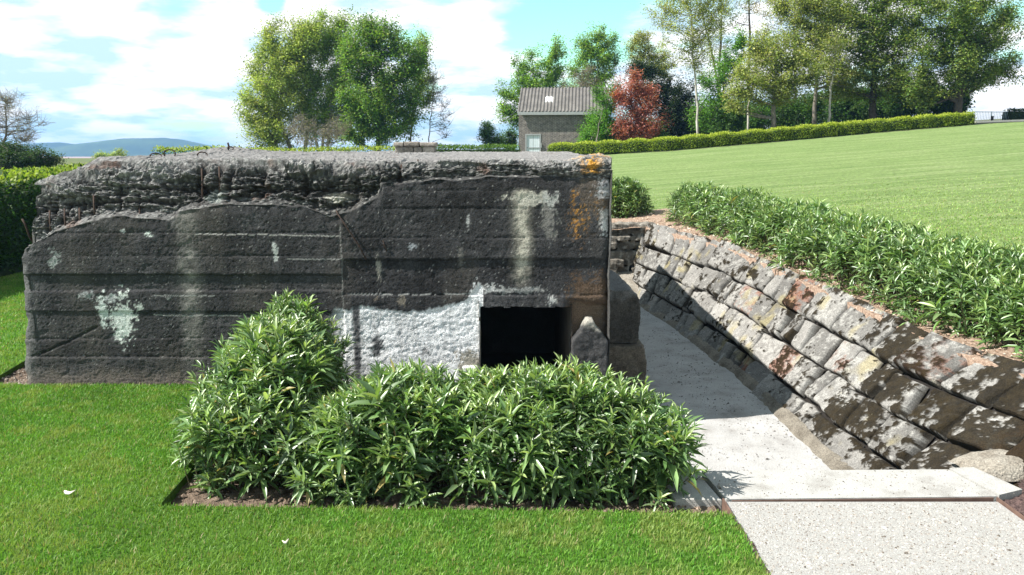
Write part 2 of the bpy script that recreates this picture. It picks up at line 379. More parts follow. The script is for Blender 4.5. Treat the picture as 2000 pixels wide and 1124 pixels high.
def ground_h(x, y):
    far = slope_z(np.clip(x, -3, 45), np.clip(y, 0, 45)) - 0.25
    far = np.where(x < 8, np.minimum(far, 1.75 + 0.03 * np.maximum(x, 0)), far)
    near = np.where(x > bank_top(y) + 0.25, slope_z(x, y) - 0.25, -0.85)
    w = sst(19, 24, y); w = np.where((x < -5.8), sst(16, 30, y), w)
    left = np.where((x < -5.9) , -0.12, near)
    left = np.where((y < 5.6) & (x < bank_top(y)), -0.12, left)
    g = left * (1 - w) + far * w
    g = np.where((x > bank_top(y) + 0.25) & (y < 45), slope_z(x, y) - 0.25, g)
    return g - np.clip((y - 75) * 0.022, 0, 17) - np.clip((np.abs(x) - 70) * 0.02, 0, 14) * (y < 75)
def axis(*segs):
    r = []
    for a, b, n in segs: r.append(np.linspace(a, b, n, endpoint=False))
    return np.concatenate(r + [[segs[-1][1]]])
gx = axis((-2000, -300, 30), (-300, -40, 26), (-40, -8, 32), (-8, 8, 90), (8, 40, 40), (40, 300, 26), (300, 2000, 30))
gy = axis((-60, 2, 14), (2, 20, 100), (20, 60, 60), (60, 300, 40), (300, 2400, 60))
X, Y = np.meshgrid(gx, gy); Z = ground_h(X, Y)
mb = MB(); mb.add(np.stack([X, Y, Z], -1), grid_quads(len(gy), len(gx))); tag(mb.build('ground', M['ground']), kind='structure')

# hills on the skyline and the ploughed plain in front of them
prof = [(-400, 292), (-100, 287), (60, 283), (85, 280), (130, 279), (158, 284), (200, 279), (260, 272), (330, 270), (370, 274), (405, 283), (440, 291), (520, 296), (900, 297)]
hp = np.array(prof, float); hx = np.linspace(-400, 900, 200); hz = np.interp(hx, hp[:, 0], hp[:, 1]) + fbm(hx * 0.06, hx * 0, o=3) * 0.9
YH = 1700.0; wx = (hx - 1000) / FPX * YH; top = EYE + (288 - hz) / FPX * YH
rows = 22; mb = MB(); s = np.linspace(0, 1, rows)[:, None]
HY = YH - 260 + s * 260 + 0 * wx[None]; HX = np.repeat(wx[None], rows, 0)
HZ = -16 + (top[None] + 16) * sst(0, 1, s) + fbm(HX * 0.01, HY * 0.01, o=3) * 1.5 * s
HX2 = np.vstack([HX, HX[-1:]]); HY2 = np.vstack([HY, HY[-1:] + 500]); HZ2 = np.vstack([HZ, 0 * HZ[-1:] - 22])
mb.add(np.stack([HX2, HY2, HZ2], -1), grid_quads(rows + 1, len(hx))); tag(mb.build('hills', M['hills']), kind='structure')
mb = MB(); fx = np.linspace(-1500, 0, 60); fy = np.linspace(560, 1470, 20); X, Y = np.meshgrid(fx, fy)
mb.add(np.stack([X, Y, ground_h(X, Y) + 1.2], -1), grid_quads(20, 60)); tag(mb.build('fields', M['field']), kind='structure')

# lawns, beds, path
LAWN = [(-16, 0.5), (1.585, 0.5), (1.585, 5.46), (1.50, 5.47), (-2.62, 5.60), (-2.66, 6.6), (-2.75, 8.66), (-5.42, 8.66), (-5.92, 8.72), (-6.10, 9.9), (-6.4, 17.5), (-16, 19)]
mb = MB(); prism(mb, LAWN, -0.2, 0.0); tag(mb.build('lawn', M['lawn_near'], smooth=False), kind='structure')
BED = [(-2.75, 5.4), (1.56, 5.4), (1.56, 5.72), (1.40, 6.4), (-1.55, 6.7), (-1.6, 9.0), (-2.75, 9.0)]
def rough_patch(name, mat, poly, z, amp, step=0.035, freq=7, kind='structure', zf=None):
    P = np.array(poly); x0, y0 = P.min(0); x1, y1 = P.max(0)
    xs = np.arange(x0, x1 + step, step); ys = np.arange(y0, y1 + step, step); X, Y = np.meshgrid(xs, ys)
    Z = (z if zf is None else zf(X, Y) + z) + amp * fbm(X * freq, Y * freq, o=4, s=5, g=0.6)
    F = grid_quads(len(ys), len(xs)); cx = X.ravel()[F].mean(1); cy = Y.ravel()[F].mean(1)
    F = F[inpoly(cx, cy, poly)]; u, inv = np.unique(F, return_inverse=True)
    b = MB(); b.add(np.stack([X, Y, Z], -1).reshape(-1, 3)[u], inv.reshape(-1, 4)); return tag(b.build(name, mat), kind=kind)
rough_patch('soil', M['soil'], BED, -0.075, 0.05)
rough_patch('soil', M['soil'], [(-6.2, 8.55), (-2.6, 8.55), (-2.6, 9.0), (-5.3, 9.0), (-5.3, 18), (-6.6, 18), (-6.15, 9.6), (-5.95, 8.7)], -0.07, 0.045)
mb = MB(); prism(mb, [(1.60, 0.5), (3.66, 0.5), (3.66, 5.69), (1.60, 5.69)], -0.3, -0.012); tag(mb.build('gravel_path', M['path'], smooth=False), kind='structure')
FLOOR = [(0.2, 6.0), (3.9, 6.0), (3.75, 9), (3.6, 11), (3.3, 14), (2.9, 17.4), (1.0, 17.4), (1.0, 8.6), (-1.5, 8.9), (-1.5, 6.8)]
rough_patch('trench_floor', M['floor'], FLOOR, -0.55, 0.018, 0.05, 3)
def slopeoff(d): return lambda x, y: slope_z(x, y) + d
RL = [(5.0, 4.0), (40, 4.0), (40, 36)] + [(24.2, 41.7), (17.9, 41.1), (12.5, 40.1), (7.4, 39.6), (2.6, 42.0), (-1.0, 42.0), (1.4, 24), (2.0, 19.3), (3.2, 19.2)] + [(bank_top(y) + 0.75, y) for y in (17.5, 15.6, 13.85, 10.65, 8.06, 6.5)]
mb = MB(); prism(mb, RL, -0.12, 0, zf=slope_z); tag(mb.build('slope_lawn', M['lawn_far'], smooth=False), kind='structure')
ys = np.linspace(4.6, 19.6, 160)
def ledge_strip():
    u = np.linspace(0, 1, 26); Y, U = np.meshgrid(ys, u, indexing='ij')
    X = bank_top(Y) - 0.06 + 0.05 * (U < 0.01) + U * 1.15; Z = slope_z(X, Y) + 0.02 + 0.02 * fbm(X * 9, Y * 9, o=3) - 0.16 * (U < 0.01)
    b = MB(); b.add(np.stack([X, Y, Z], -1), grid_quads(len(ys), 26)); return b.build('ledge_gravel', M['ledge'])
tag(ledge_strip(), kind='structure')
rough_patch('ledge_gravel', M['ledge'], [(1.0, 16.95), (3.4, 16.95), (3.4, 19.4), (1.0, 19.4)], 0.03, 0.03, 0.06, 8, zf=slope_z)
mb = MB(); prism(mb, [(24.3, 43.0), (60, 43.5), (60, 46.4), (24.3, 45.6)], -0.1, 0, zf=lambda x, y: slope_z(min(x, 40), 44) + 0.05); tag(mb.build('gravel_path', M['path'], smooth=False), kind='structure')
rough_patch('mulch', M['mulch'], [(3.70, 3.5), (7.5, 3.5), (7.5, 6.6), (5.2, 6.3), (4.15, 6.15), (3.9, 5.88), (3.70, 5.70)], -0.02, 0.05, 0.03, 9, kind='stuff')

# pebbles lying about on the path and the trench floor
def pebbles(name, n, poly, z, size, cols, zf=None, label=None):
    P = np.array(poly); x0, y0 = P.min(0); x1, y1 = P.max(0)
    x = rng.uniform(x0, x1, n * 2); y = rng.uniform(y0, y1, n * 2); k = inpoly(x, y, poly); x, y = x[k][:n], y[k][:n]; n = len(x)
    T = np.array([[1, 0, 0], [0, 1, 0], [-1, 0, 0], [0, -1, 0], [0, 0, 0.8], [0, 0, -0.5]]); F = [[0, 1, 4], [1, 2, 4], [2, 3, 4], [3, 0, 4], [1, 0, 5], [2, 1, 5], [3, 2, 5], [0, 3, 5]]
    s = size * rng.lognormal(0, 0.45, n); a = rng.uniform(0, 6.3, n)
    V = T[None] * s[:, None, None] * rng.uniform(0.6, 1.3, (n, 1, 3)); c, sn = np.cos(a)[:, None], np.sin(a)[:, None]
    V = np.stack([V[..., 0] * c - V[..., 1] * sn, V[..., 0] * sn + V[..., 1] * c, V[..., 2]], -1)
    zz = z if zf is None else zf(x, y) + z
    V += np.stack([x, y, np.broadcast_to(zz, x.shape)], -1)[:, None]
    b = MB(); b.add(V.reshape(-1, 3), None, (np.array(F)[None] + (np.arange(n) * 6)[:, None, None]).reshape(-1, 3), np.repeat(colmix(n, cols, 0.25), 6, 0))
    return tag(b.build(name, M['rubble'], smooth=False), kind='stuff')
pebbles('gravel', 20000, [(1.62, 4.0), (3.64, 4.0), (3.64, 5.66), (1.62, 5.66)], -0.0115, 0.0034, [(0.17, 0.14, 0.11), (0.34, 0.30, 0.26), (0.46, 0.44, 0.41), (0.50, 0.48, 0.46)])
pebbles('grit', 4500, [(1.2, 7), (3.4, 7), (3.2, 10), (3.0, 13), (2.6, 16.5), (1.2, 16.5)], -0.549, 0.006, [(0.14, 0.13, 0.12), (0.36, 0.34, 0.32)])
pebbles('gravel', 9000, [(bank_top(y), y) for y in ys[::12]] + [(bank_top(y) + 0.6, y) for y in ys[::-12]], 0.03, 0.011, [(0.22, 0.13, 0.09), (0.45, 0.33, 0.25), (0.6, 0.5, 0.42)], zf=slope_z)
pebbles('soil_clods', 1500, BED, -0.06, 0.014, [(0.12, 0.085, 0.06), (0.3, 0.23, 0.18)])
pebbles('soil_clods', 900, [(-6.0, 8.62), (-2.7, 8.62), (-2.7, 8.82), (-5.5, 8.82), (-5.6, 10), (-6.0, 9.6)], -0.05, 0.014, [(0.2, 0.16, 0.13), (0.4, 0.34, 0.29)])

rough_patch('soil', M['mulch'], [(1.565, 0.8), (1.622, 0.8), (1.612, 2.5), (1.628, 3.6), (1.606, 4.4), (1.622, 5.0), (1.605, 5.38), (1.565, 5.38)], -0.004, 0.016, 0.012, 30)
pebbles('grit', 420, [(1.6, 5.73), (3.9, 5.8), (3.8, 6.27), (1.58, 6.24)], 0.001, 0.0040, [(0.10, 0.08, 0.06), (0.3, 0.27, 0.24)])
# slabs, edging and kerb at the mouth of the trench
mb = MB(); prism(mb, [(1.62, 5.71), (3.70, 5.76), (3.60, 6.28), (1.56, 6.25)], -0.14, 0.0); tag(mb.build('concrete_slab', M['slab'], smooth=False), 'long pale concrete slab bridging the end of the gravel path', 'slab')
mb = MB(); prism(mb, [(3.712, 5.76), (3.95, 5.86), (3.82, 6.30), (3.612, 6.28)], -0.14, 0.012); tag(mb.build('concrete_slab', M['slab'], smooth=False), 'short pale slab beside the mulch, joined to the long slab', 'slab')
mb = MB(); prism(mb, [(1.24, 5.73), (1.585, 5.71), (1.52, 6.25), (1.18, 6.27)], -0.14, -0.01); tag(mb.build('concrete_slab', M['slab'], smooth=False), 'small pale slab half under the front shrubs, left of the dark gap', 'slab')
def strip(label, a, b, z0, z1, th=0.008):
    a, b = np.array(a), np.array(b); d = (b - a) / np.linalg.norm(b - a); n = np.array([-d[1], d[0]]) * th / 2
    m = MB(); prism(m, [a - n, b - n, b + n, a + n], z0, z1); return tag(m.build('steel_edging', M['corten'], smooth=False), label, 'edging')
strip('rusty steel edging strip along the front of the long slab', (1.66, 5.697), (3.66, 5.745), -0.12, -0.004, 0.008)
strip('short rusty edging plate at the lawn corner by the slab', (1.592, 5.40), (1.592, 5.70), -0.12, 0.012, 0.012)
strip('rusty steel edging strip between the gravel path and the mulch', (3.672, 3.0), (3.672, 5.72), -0.12, 0.012, 0.01)

# ------------------------------------------------------------------ the bunker
YF = 8.8
def PX(pts): return np.array([[at(px, py, YF)[0], at(px, py, YF)[2]] for px, py in pts])
def seg_d(X, Z, pts):                   # distance to a polyline on the face
    P = PX(pts); best = np.full(X.shape, 9.0)
    for a, b in zip(P[:-1], P[1:]):
        d = b - a; t = np.clip(((X - a[0]) * d[0] + (Z - a[1]) * d[1]) / (d @ d), 0, 1)
        best = np.minimum(best, np.hypot(X - a[0] - t * d[0], Z - a[1] - t * d[1]))
    return best
def blob(X, Z, px, py, rx, ry, n=None, amt=0.5):   # ragged stain on the face; sizes in photo pixels
    c = PX([(px, py)])[0]; k = 0.00557
    q = np.hypot((X - c[0]) / (rx * k), (Z - c[1]) / (ry * k))
    if n is not None: q = q + amt * n
    return 1 - sst(0.75, 1.15, q)
bd = PX([(36, 492), (75, 470), (100, 455), (150, 440), (190, 428), (240, 424), (280, 429), (322, 431), (345, 412), (400, 405), (450, 400), (520, 402), (590, 405), (640, 424), (672, 418), (700, 405), (735, 386), (742, 362), (790, 357), (850, 351), (900, 352), (960, 347), (1200, 346)])
NX, NW, NS, NR = 520, 210, 84, 110
u = np.linspace(0, 1, NX)
def XE(z): return -5.53 + 0.075 * np.clip(z, 0, 1.5) + 0.10 * sst(1.4, 1.9, z), 1.083
xb = -5.40 + u * 6.483
zb = np.interp(xb, bd[:, 0], bd[:, 1]) + 0.022 * fbm(xb * 5, xb * 0, o=3, s=3)
zt = np.interp(xb, [-5.4, -5.1, -4.7, -4, -2, 0, .6, .78, 1.1], [2.2, 2.33, 2.43, 2.47, 2.455, 2.475, 2.45, 2.50, 2.495])
rr = np.interp(xb, [-5.4, -4.5, -3, -2, -1.4, -.5, .5, 1.1], [.36, .50, .40, .30, .22, .17, .12, .08])
lip = np.interp(xb, [-1.2, -.3, 1.1], [0, .03, .05])
# section 1: the cast face
t1 = np.linspace(0, 1, NW)[:, None]; Z1 = -0.75 + (zb[None] + 0.75) * t1
xl, xr = XE(Z1); X1 = xl + u[None] * (xr - xl)
wob = 0.007 * fbm(X1 * 2.2, Z1 * 0 + 3, o=3)
def lines(pys): return [at(600, p, YF)[2] for p in pys]
seam = at(668, 520, YF)[0] + 0.006 * fbm(Z1 * 6, Z1 * 0, o=2, s=8)
leftm = X1 < seam
dl = np.zeros_like(X1); tone = np.zeros_like(X1); groove = np.zeros_like(X1)
for mask, L_, offs, tn in ((leftm, lines([455, 500, 538, 567, 611, 660, 700]), [0.004, 0.006, 0.008, -0.016, 0.0, -0.012, -0.004, 0.010], [0, -.004, .002, .008, -.004, 0.004, -.006, .010]),
                           (~leftm, lines([372, 407, 464, 508, 576]), [0.012, 0.014, 0.012, 0.017, -0.008, 0.004], [0, -.003, .003, 0, -.006, .002])):
    band = np.zeros(X1.shape, int)
    for k, z in enumerate(L_):
        zz = z + wob + 0.004 * k * (X1 + 2) * (0.3 if k % 2 else -0.2)
        band = np.where(Z1 < zz, k + 1, band)
        groove += mask * np.exp(-((Z1 - zz) / 0.007) ** 2) * (0.4 + 0.6 * (vnoise(X1 * 1.7, X1 * 0 + k, s=31) > -0.25))
    dl = np.where(mask, np.array(offs)[band], dl); tone = np.where(mask, np.array(tn)[band], tone)
n_lo = fbm(X1 * 1.3, Z1 * 1.3, o=4, s=21); n_md = fbm(X1 * 9, Z1 * 9, o=4, s=22); n_hi = fbm(X1 * 38, Z1 * 38, o=3, s=23)
crack = seg_d(X1 + 0.02 * n_md, Z1, [(62, 697), (100, 683), (150, 660), (188, 640), (300, 625), (470, 618)])
crack2 = np.minimum(seg_d(X1 + 0.02 * n_md, Z1, [(662, 420), (690, 470), (715, 515)]), seg_d(X1 + .015 * n_md, Z1, [(740, 470), (752, 500)]))
n_fi = fbm(X1 * 75, Z1 * 90, o=2, s=24)
grain = fbm(X1 * 4, Z1 * 95, o=2, s=26); bh, bi = worley(X1 * 24, Z1 * 24, X1 * 0 + 0.5, s=19)
bug = sst(0.20, 0.08, bh) * (bi > 0.6)
dl = dl + 0.0020 * n_md + 0.0024 * n_hi + 0.0042 * n_fi + 0.0018 * grain + 0.005 * n_lo - 0.010 * groove - 0.010 * bug
spall = sst(0.16, 0.34, fbm(X1 * 3.2, Z1 * 5.5, o=5, s=29, g=0.6)); dl -= 0.008 * spall * (0.6 + n_hi)
dl -= 0.022 * np.exp(-(crack / 0.010) ** 2) * (X1 < at(190, 640, YF)[0]) + 0.012 * np.exp(-(crack2 / 0.012) ** 2)
edge_rough = sst(0.12, 0.0, zb[None] - Z1)
dl += edge_rough * (0.02 * n_md - 0.012) 
# the whitewashed patch beside the doorway
wtop = np.interp(X1, PX([(640, 620), (655, 602), (680, 608), (700, 597), (760, 607), (820, 609), (880, 596), (905, 590), (925, 570), (938, 555), (945, 562)])[:, 0], PX([(640, 620), (655, 602), (680, 608), (700, 597), (760, 607), (820, 609), (880, 596), (905, 590), (925, 570), (938, 555), (945, 562)])[:, 1]) + 0.02 * n_hi + 0.02 * n_md
xw0, xw1 = at(652, 640, YF)[0], at(938, 640, YF)[0]
white = sst(-0.015, 0.01, wtop - Z1) * sst(xw0 - 0.12, xw0 + 0.10, X1 + 0.06 * n_md) * (X1 < xw1 + 0.03)
dl = dl - 0.008 * white + white * (0.006 * fbm(X1 * 24, Z1 * 40, o=4, s=41, g=0.6))
# lower right pier: worn back under the overhang
pier = sst(at(1100, 600, YF)[0], at(1125, 600, YF)[0], X1) * sst(0.03, -0.05, Z1 - at(1150, 590, YF)[2] - 0.05 * n_md)
dl -= 0.10 * pier
Y1 = YF - dl
run = fbm(X1 * 4.5, Z1 * 0.45, o=4, s=46, g=0.6)
base = np.array([0.031, 0.0305, 0.032]) * (1 + 0.55 * run)[..., None] * (1 + 0.5 * n_lo + 0.4 * n_md + 0.5 * n_hi + 0.5 * n_fi + 0.35 * spall)[..., None]
base = base + tone[..., None]
warm = sst(-0.1, 0.5, fbm(X1 * 2.1, Z1 * 1.1, o=4, s=44)); base = mixc(base, [0.075, 0.068, 0.06], 0.5 * warm)
C1 = np.clip(base, 0.012, 1)
spk = worley(X1 * 42, Z1 * 42, X1 * 0, s=9); C1 = mixc(C1, [0.22, 0.22, 0.21], (spk[0] < 0.22) * (spk[1] > 0.72) * 0.75)
C1 = mixc(C1, [0.15, 0.15, 0.148], 0.6 * sst(0.25, 0.0, X1 - (xl)) * sst(-.6, .3, n_md + 0.2))                  # paler left corner
C1 = mixc(C1, [0.21, 0.175, 0.145], sst(0.20, -0.04, Z1 + 0.08 * n_md) * 0.65)                                       # earth splash at the foot
st = np.exp(-((X1 - at(368, 520, YF)[0]) / 0.115) ** 2) * sst(-0.2, 0.9, Z1) * (0.55 + 0.5 * n_md + 0.2 * n_hi)
C1 = mixc(C1, [0.235, 0.225, 0.205], np.clip(st, 0, 0.85))
st = (np.exp(-((X1 - at(1020, 480, YF)[0] - 0.01 * np.sin(Z1 * 9)) / 0.080) ** 2)) * sst(1.02, 1.35, Z1) * sst(2.2, 2.13, Z1 + 0.02 * n_md) * (0.75 + 0.55 * n_hi + 0.25 * n_md)
C1 = mixc(C1, [0.50, 0.47, 0.39], np.clip(st * 1.05, 0, 0.85))
nn = n_md * 1.0 + n_hi * 0.9 + n_fi * 0.8
for px, py, rx, ry, c, a in ((1035, 388, 42, 11, (.46, .44, .38), .8), (1072, 420, 14, 40, (.25, .24, .22), .6), (1082, 388, 16, 13, (.4, .4, .38), .8), (240, 625, 20, 40, (.62, .66, .62), .9), (200, 605, 8, 26, (.55, .6, .57), .9), (272, 600, 9, 8, (.5, .54, .5), .8),
                             (290, 459, 8, 8, (.55, .6, .56), .9), (240, 452, 4, 4, (.5, .5, .5), .9), (108, 504, 12, 14, (.4, .43, .42), .65), (165, 578, 13, 8, (.4, .42, .42), .6), (218, 585, 12, 8, (.4, .42, .42), .6), (538, 497, 4, 22, (.5, .52, .5), .8), (232, 660, 12, 8, (.5, .54, .5), .6),
                             (330, 583, 6, 4, (.45, .46, .45), .7), (740, 522, 5, 22, (.45, .42, .36), .6), (805, 480, 8, 6, (.4, .42, .45), .7), (915, 430, 3, 14, (.5, .5, .5), .7), (1180, 365, 16, 16, (.52, .54, .58), .85), (1182, 437, 12, 24, (.55, .56, .56), .9),
                             (1077, 587, 10, 9, (.5, .5, .48), .8), (960, 565, 16, 10, (.55, .55, .54), .8), (930, 575, 9, 24, (.66, .66, .66), .95), (735, 584, 6, 6, (.25, .2, .15), .7), (785, 590, 7, 8, (.22, .19, .15), .7), (1010, 568, 50, 6, (.35, .35, .34), .7), (900, 505, 6, 20, (.25, .24, .22), .35)):
    C1 = mixc(C1, c, a * blob(X1, Z1, px, py, rx, ry, nn, 0.9))
C1 = mixc(C1, [0.12, 0.075, 0.045], 0.7 * blob(X1, Z1, 1160, 590, 60, 60, nn, 0.6))
C1 = mixc(C1, [0.15, 0.115, 0.085], 0.42 * blob(X1, Z1, 1165, 385, 45, 60, nn, 0.7))
olich = blob(X1, Z1, 1130, 430, 26, 55, nn, 1.3) + blob(X1, Z1, 1165, 400, 40, 75, nn + 0.3, 1.8) * 0.8 + blob(X1, Z1, 1122, 380, 10, 14, nn, 1.0)
C1 = mixc(C1, [0.42, 0.20, 0.035], np.clip(olich, 0, 1) * sst(-0.10, 0.25, n_hi + n_md + 0.5 * n_fi) * 0.85)
hairl = (np.abs(Z1 - (at(500, 459, YF)[2] - 0.035 * (X1 + 2.8) / 1.8 * 0.9) - wob * 1.0) < 0.006) & leftm & (X1 > at(380, 450, YF)[0])
C1 = mixc(C1, [0.34, 0.33, 0.31], hairl * 0.8)
for py, a_, b_ in ((617, 300, 470), (507, 560, 668), (575, 680, 920), (578, 300, 420)):
    zc_ = at(600, py, YF)[2]; C1 = mixc(C1, [0.3, 0.3, 0.29], (np.abs(Z1 - zc_ - wob) < 0.006) * (X1 > at(a_, py, YF)[0]) * (X1 < at(b_, py, YF)[0]) * 0.75)
C1 = mixc(C1, [0.2, 0.2, 0.19], (np.abs(X1 - seam) < 0.006) * (Z1 > at(668, 600, YF)[2]) * (Z1 < at(668, 440, YF)[2]) * 0.7)
wc = np.array([0.76, 0.76, 0.77]) * np.clip(1 + 0.45 * np.minimum(fbm(X1 * 13, Z1 * 1.6, o=4, s=47), 0.1), 0.5, 1.1)[..., None] * (0.92 + 0.16 * n_md + 0.12 * n_hi)[..., None]
dk = np.clip(np.exp(-((X1 - at(697, 660, YF)[0]) / 0.042) ** 4) * (1.0 + 0.5 * n_md) + blob(X1, Z1, 737, 672, 13, 26, nn, 0.6) * 0.95 + blob(X1, Z1, 830, 685, 9, 12, nn, 0.9) * 0.7 + 0.55 * sst(at(672, 600, YF)[0], at(652, 600, YF)[0], X1) * sst(-.4, .4, n_md), 0, 1)
wc = mixc(wc, [0.09, 0.09, 0.095], dk)
wc = mixc(wc, [0.30, 0.28, 0.24], blob(X1, Z1, 915, 715, 24, 30, nn, 0.8))
C1 = C1 * (1 - white[..., None]) + wc * white[..., None]
C1 = mixc(C1, [0.17, 0.12, 0.085], pier * 0.6)
# section 2: the broken upper edge, section 3: the roof
t2 = (np.arange(1, NS + 1) / NS)[:, None]
g = 0.26 * sst(0, 0.14, t2) + 0.74 * t2 ** 1.35
X2 = -5.355 + u[None] * 6.438 + 0 * t2
Y2 = YF + rr[None] * g - lip[None] * np.sin(np.pi * np.clip(t2 * 1.05, 0, 1)); Z2 = zb[None] + (zt - zb)[None] * t2
yr = (np.linspace(0, 1, NR + 1)[1:] ** 1.6)[:, None]
Y3 = (YF + rr[None]) + (15.5 - YF - rr[None]) * yr; X3 = -5.355 + u[None] * 6.438 + 0 * yr
bl = sst(0, 1.6, Y3 - YF - rr[None])
Z3 = zt[None] * (1 - bl) + (2.475 + 0.009 * (Y3 - 9)) * bl + 0.10 * np.exp(-((X3 + 4.75) / 0.5) ** 2 - ((Y3 - 13.8) / 0.8) ** 2)
def rub(X, Y, Z):
    a = fbm(X * 2.0, Y * 2.0, Z * 6, o=5, s=51, g=0.55); b_ = 1 - 2 * np.abs(fbm(X * 4.2, Y * 4.2, Z * 13, o=5, s=52, g=0.6)) ** 0.7; c = fbm(X * 34, Y * 34, Z * 40, o=3, s=53, g=0.65)
    w1, i1 = worley(X * 22 + 0.4 * c, Y * 22, Z * 26, 5); w2, i2 = worley(X * 52, Y * 52, Z * 52, 6)
    return a, b_ - 0.45, c, w1, i1, w2, i2
a2, b2, c2, w2_, i2_, v2_, j2_ = rub(X2, Y2, Z2)
env = sst(0, 0.22, t2) * (1 - 0.72 * sst(0.70, 1.0, t2)) + 0 * X2
amp = np.interp(xb, [-5.4, -1.6, -0.6, 1.1], [1.0, 1.0, 0.6, 0.42])[None]
def relief(X, Y, Z, a, b_, c, w, i, v, j):
    ter = np.floor((Z + 0.03 * a) / 0.115); led = h3(ter + 40, ter * 0, np.floor(X / 0.45 + 0.7 * a + ter * 0.37), 71) - 0.5      # broken layers
    return 0.12 * a + 0.085 * b_ + 0.022 * c + 0.13 * led, 0.034 * (0.6 - w) * (0.3 + 1.2 * i) + 0.008 * (0.5 - v) * (0.4 + j)
big2, sm2 = relief(X2, Y2, Z2, a2, b2, c2, w2_, i2_, v2_, j2_)
d2 = env * amp * (0.9 * big2 + 0.05) + (0.35 + 0.65 * amp) * sm2
gz = np.zeros_like(X2)
zg = at(500, 371, 9.1)[2]; gz += np.exp(-((Z2 - zg - 0.02 * b2) / 0.016) ** 2) * sst(at(200, 370, YF)[0], at(260, 370, YF)[0], X2) * sst(at(745, 370, YF)[0], at(700, 370, YF)[0], X2)
zg = at(300, 396, 9.05)[2]; gz += 0.8 * np.exp(-((Z2 - zg - 0.03 * b2) / 0.020) ** 2) * sst(at(90, 370, YF)[0], at(120, 370, YF)[0], X2) * sst(at(380, 370, YF)[0], at(320, 370, YF)[0], X2)
zg = at(700, 405, YF + .1)[2]; gz += 0.9 * np.exp(-((Z2 - zg - 0.01 * b2) / 0.025) ** 2) * sst(at(600, 370, YF)[0], at(640, 370, YF)[0], X2) * sst(at(740, 370, YF)[0], at(730, 370, YF)[0], X2)
for px, z0, z1, w in ((97, 1.55, 1.95, .022), (127, 1.6, 2.0, .022), (157, 1.65, 2.0, .02), (185, 1.75, 2.02, .018), (236, 1.85, 2.1, .018), (275, 1.8, 2.1, .02), (394, 1.98, 2.40, .05), (428, 1.98, 2.42, .035), (452, 2.0, 2.35, .03), (515, 2.05, 2.4, .03), (600, 2.05, 2.3, .03), (700, 2.0, 2.3, .05), (785, 2.2, 2.45, .03), (620, 1.9, 2.05, .04)):
    xg = at(px, 400, 9.0)[0]; gz += 0.9 * np.exp(-((X2 - xg - 0.02 * b2) / w) ** 2) * sst(z0 - .04, z0 + .03, Z2) * sst(z1 + .04, z1 - .03, Z2)
gz = np.clip(gz, 0, 1.2); d2 -= 0.075 * gz * np.clip(env, 0.3, 1)
slope = np.clip((zt - zb)[None] / (rr[None] + 0.05), 0.4, 4); turn = sst(0.62, 1.0, t2)
ny = (0.97 + 0 * slope) * (1 - turn); nz_ = np.sqrt(1 - ny ** 2)
fade = sst(0, 0.05, t2)
Y2 = Y2 - d2 * ny * fade + 0.012 * fade * (1 - turn); Z2 = Z2 + d2 * nz_ * fade
X2 = X2 + 0.02 * b2 * fade
notch = (h3(np.floor(Z2 / 0.13 + 0.4 * a2), Z2 * 0, Z2 * 0, 73) - 0.35) * 0.20
X2 = X2 + notch * sst(0.5, 0.0, u[None] * 6.4) * fade
a3, b3, c3, w3, i3, v3, j3 = rub(X3, Y3, Z3)
big3, sm3 = relief(X3, Y3, Z3 * 0 + 2.3, a3, b3, c3, w3, i3, v3, j3)
Z3 = Z3 + amp * 0.28 * big3 * (1 - 0.45 * bl) + sm3 * (0.35 + 0.65 * amp) * (1 - 0.3 * bl)
Z3 += 0.045 * np.exp(-((X3 - 0.95) / 0.16) ** 2 - ((Y3 - 9.15) / 0.3) ** 2)
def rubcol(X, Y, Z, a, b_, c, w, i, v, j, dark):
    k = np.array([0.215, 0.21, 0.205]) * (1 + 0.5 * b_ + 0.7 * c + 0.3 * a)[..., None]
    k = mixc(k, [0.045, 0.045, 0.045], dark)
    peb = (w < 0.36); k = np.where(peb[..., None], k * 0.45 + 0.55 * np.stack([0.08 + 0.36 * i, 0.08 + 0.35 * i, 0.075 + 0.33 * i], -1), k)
    k = mixc(k, [0.04, 0.038, 0.036], np.clip(sst(0.5, 0.75, w) * 0.6 + 0.55 * sst(0.05, 0.45, fbm(X * 6, Y * 6, Z * 8, o=5, s=85, g=0.65)), 0, 0.9))  # crevices darkened: dirt, and crevice shade put into the colour
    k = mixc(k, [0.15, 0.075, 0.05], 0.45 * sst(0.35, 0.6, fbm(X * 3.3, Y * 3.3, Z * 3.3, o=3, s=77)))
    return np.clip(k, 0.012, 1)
dark2 = np.clip(np.interp(xb, [-5.4, -4.2, -3.4, -2.4, 0, 1.1], [0.10, 0.28, 0.72, 0.88, 0.68, 0.32])[None] * sst(1.0, 0.5, t2 + 0.25 * a2) + 0.35 * sst(0.1, 0.5, fbm(X2 * 2, Y2 * 2, Z2 * 2, o=3, s=81)), 0, 0.95)
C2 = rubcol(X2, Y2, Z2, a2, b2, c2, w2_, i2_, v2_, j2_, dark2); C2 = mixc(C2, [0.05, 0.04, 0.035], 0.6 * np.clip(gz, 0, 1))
C2 = mixc(C2, [0.42, 0.41, 0.36], 0.75 * blob(X2, Z2, 655, 390, 26, 10, b2, 0.6)); C2 = mixc(C2, [0.30, 0.33, 0.31], 0.6 * blob(X2, Z2, 415, 385, 22, 12, b2, 0.6))
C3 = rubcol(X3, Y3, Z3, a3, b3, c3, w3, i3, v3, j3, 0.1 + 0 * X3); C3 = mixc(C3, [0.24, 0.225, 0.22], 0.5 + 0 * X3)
ol = lambda X, Y, b_, c: np.exp(-((X - 0.86) / 0.20) ** 2) * sst(9.5, 9.0, Y) * sst(0.0, 0.25, b_ + c * 0.8 + 0.1)
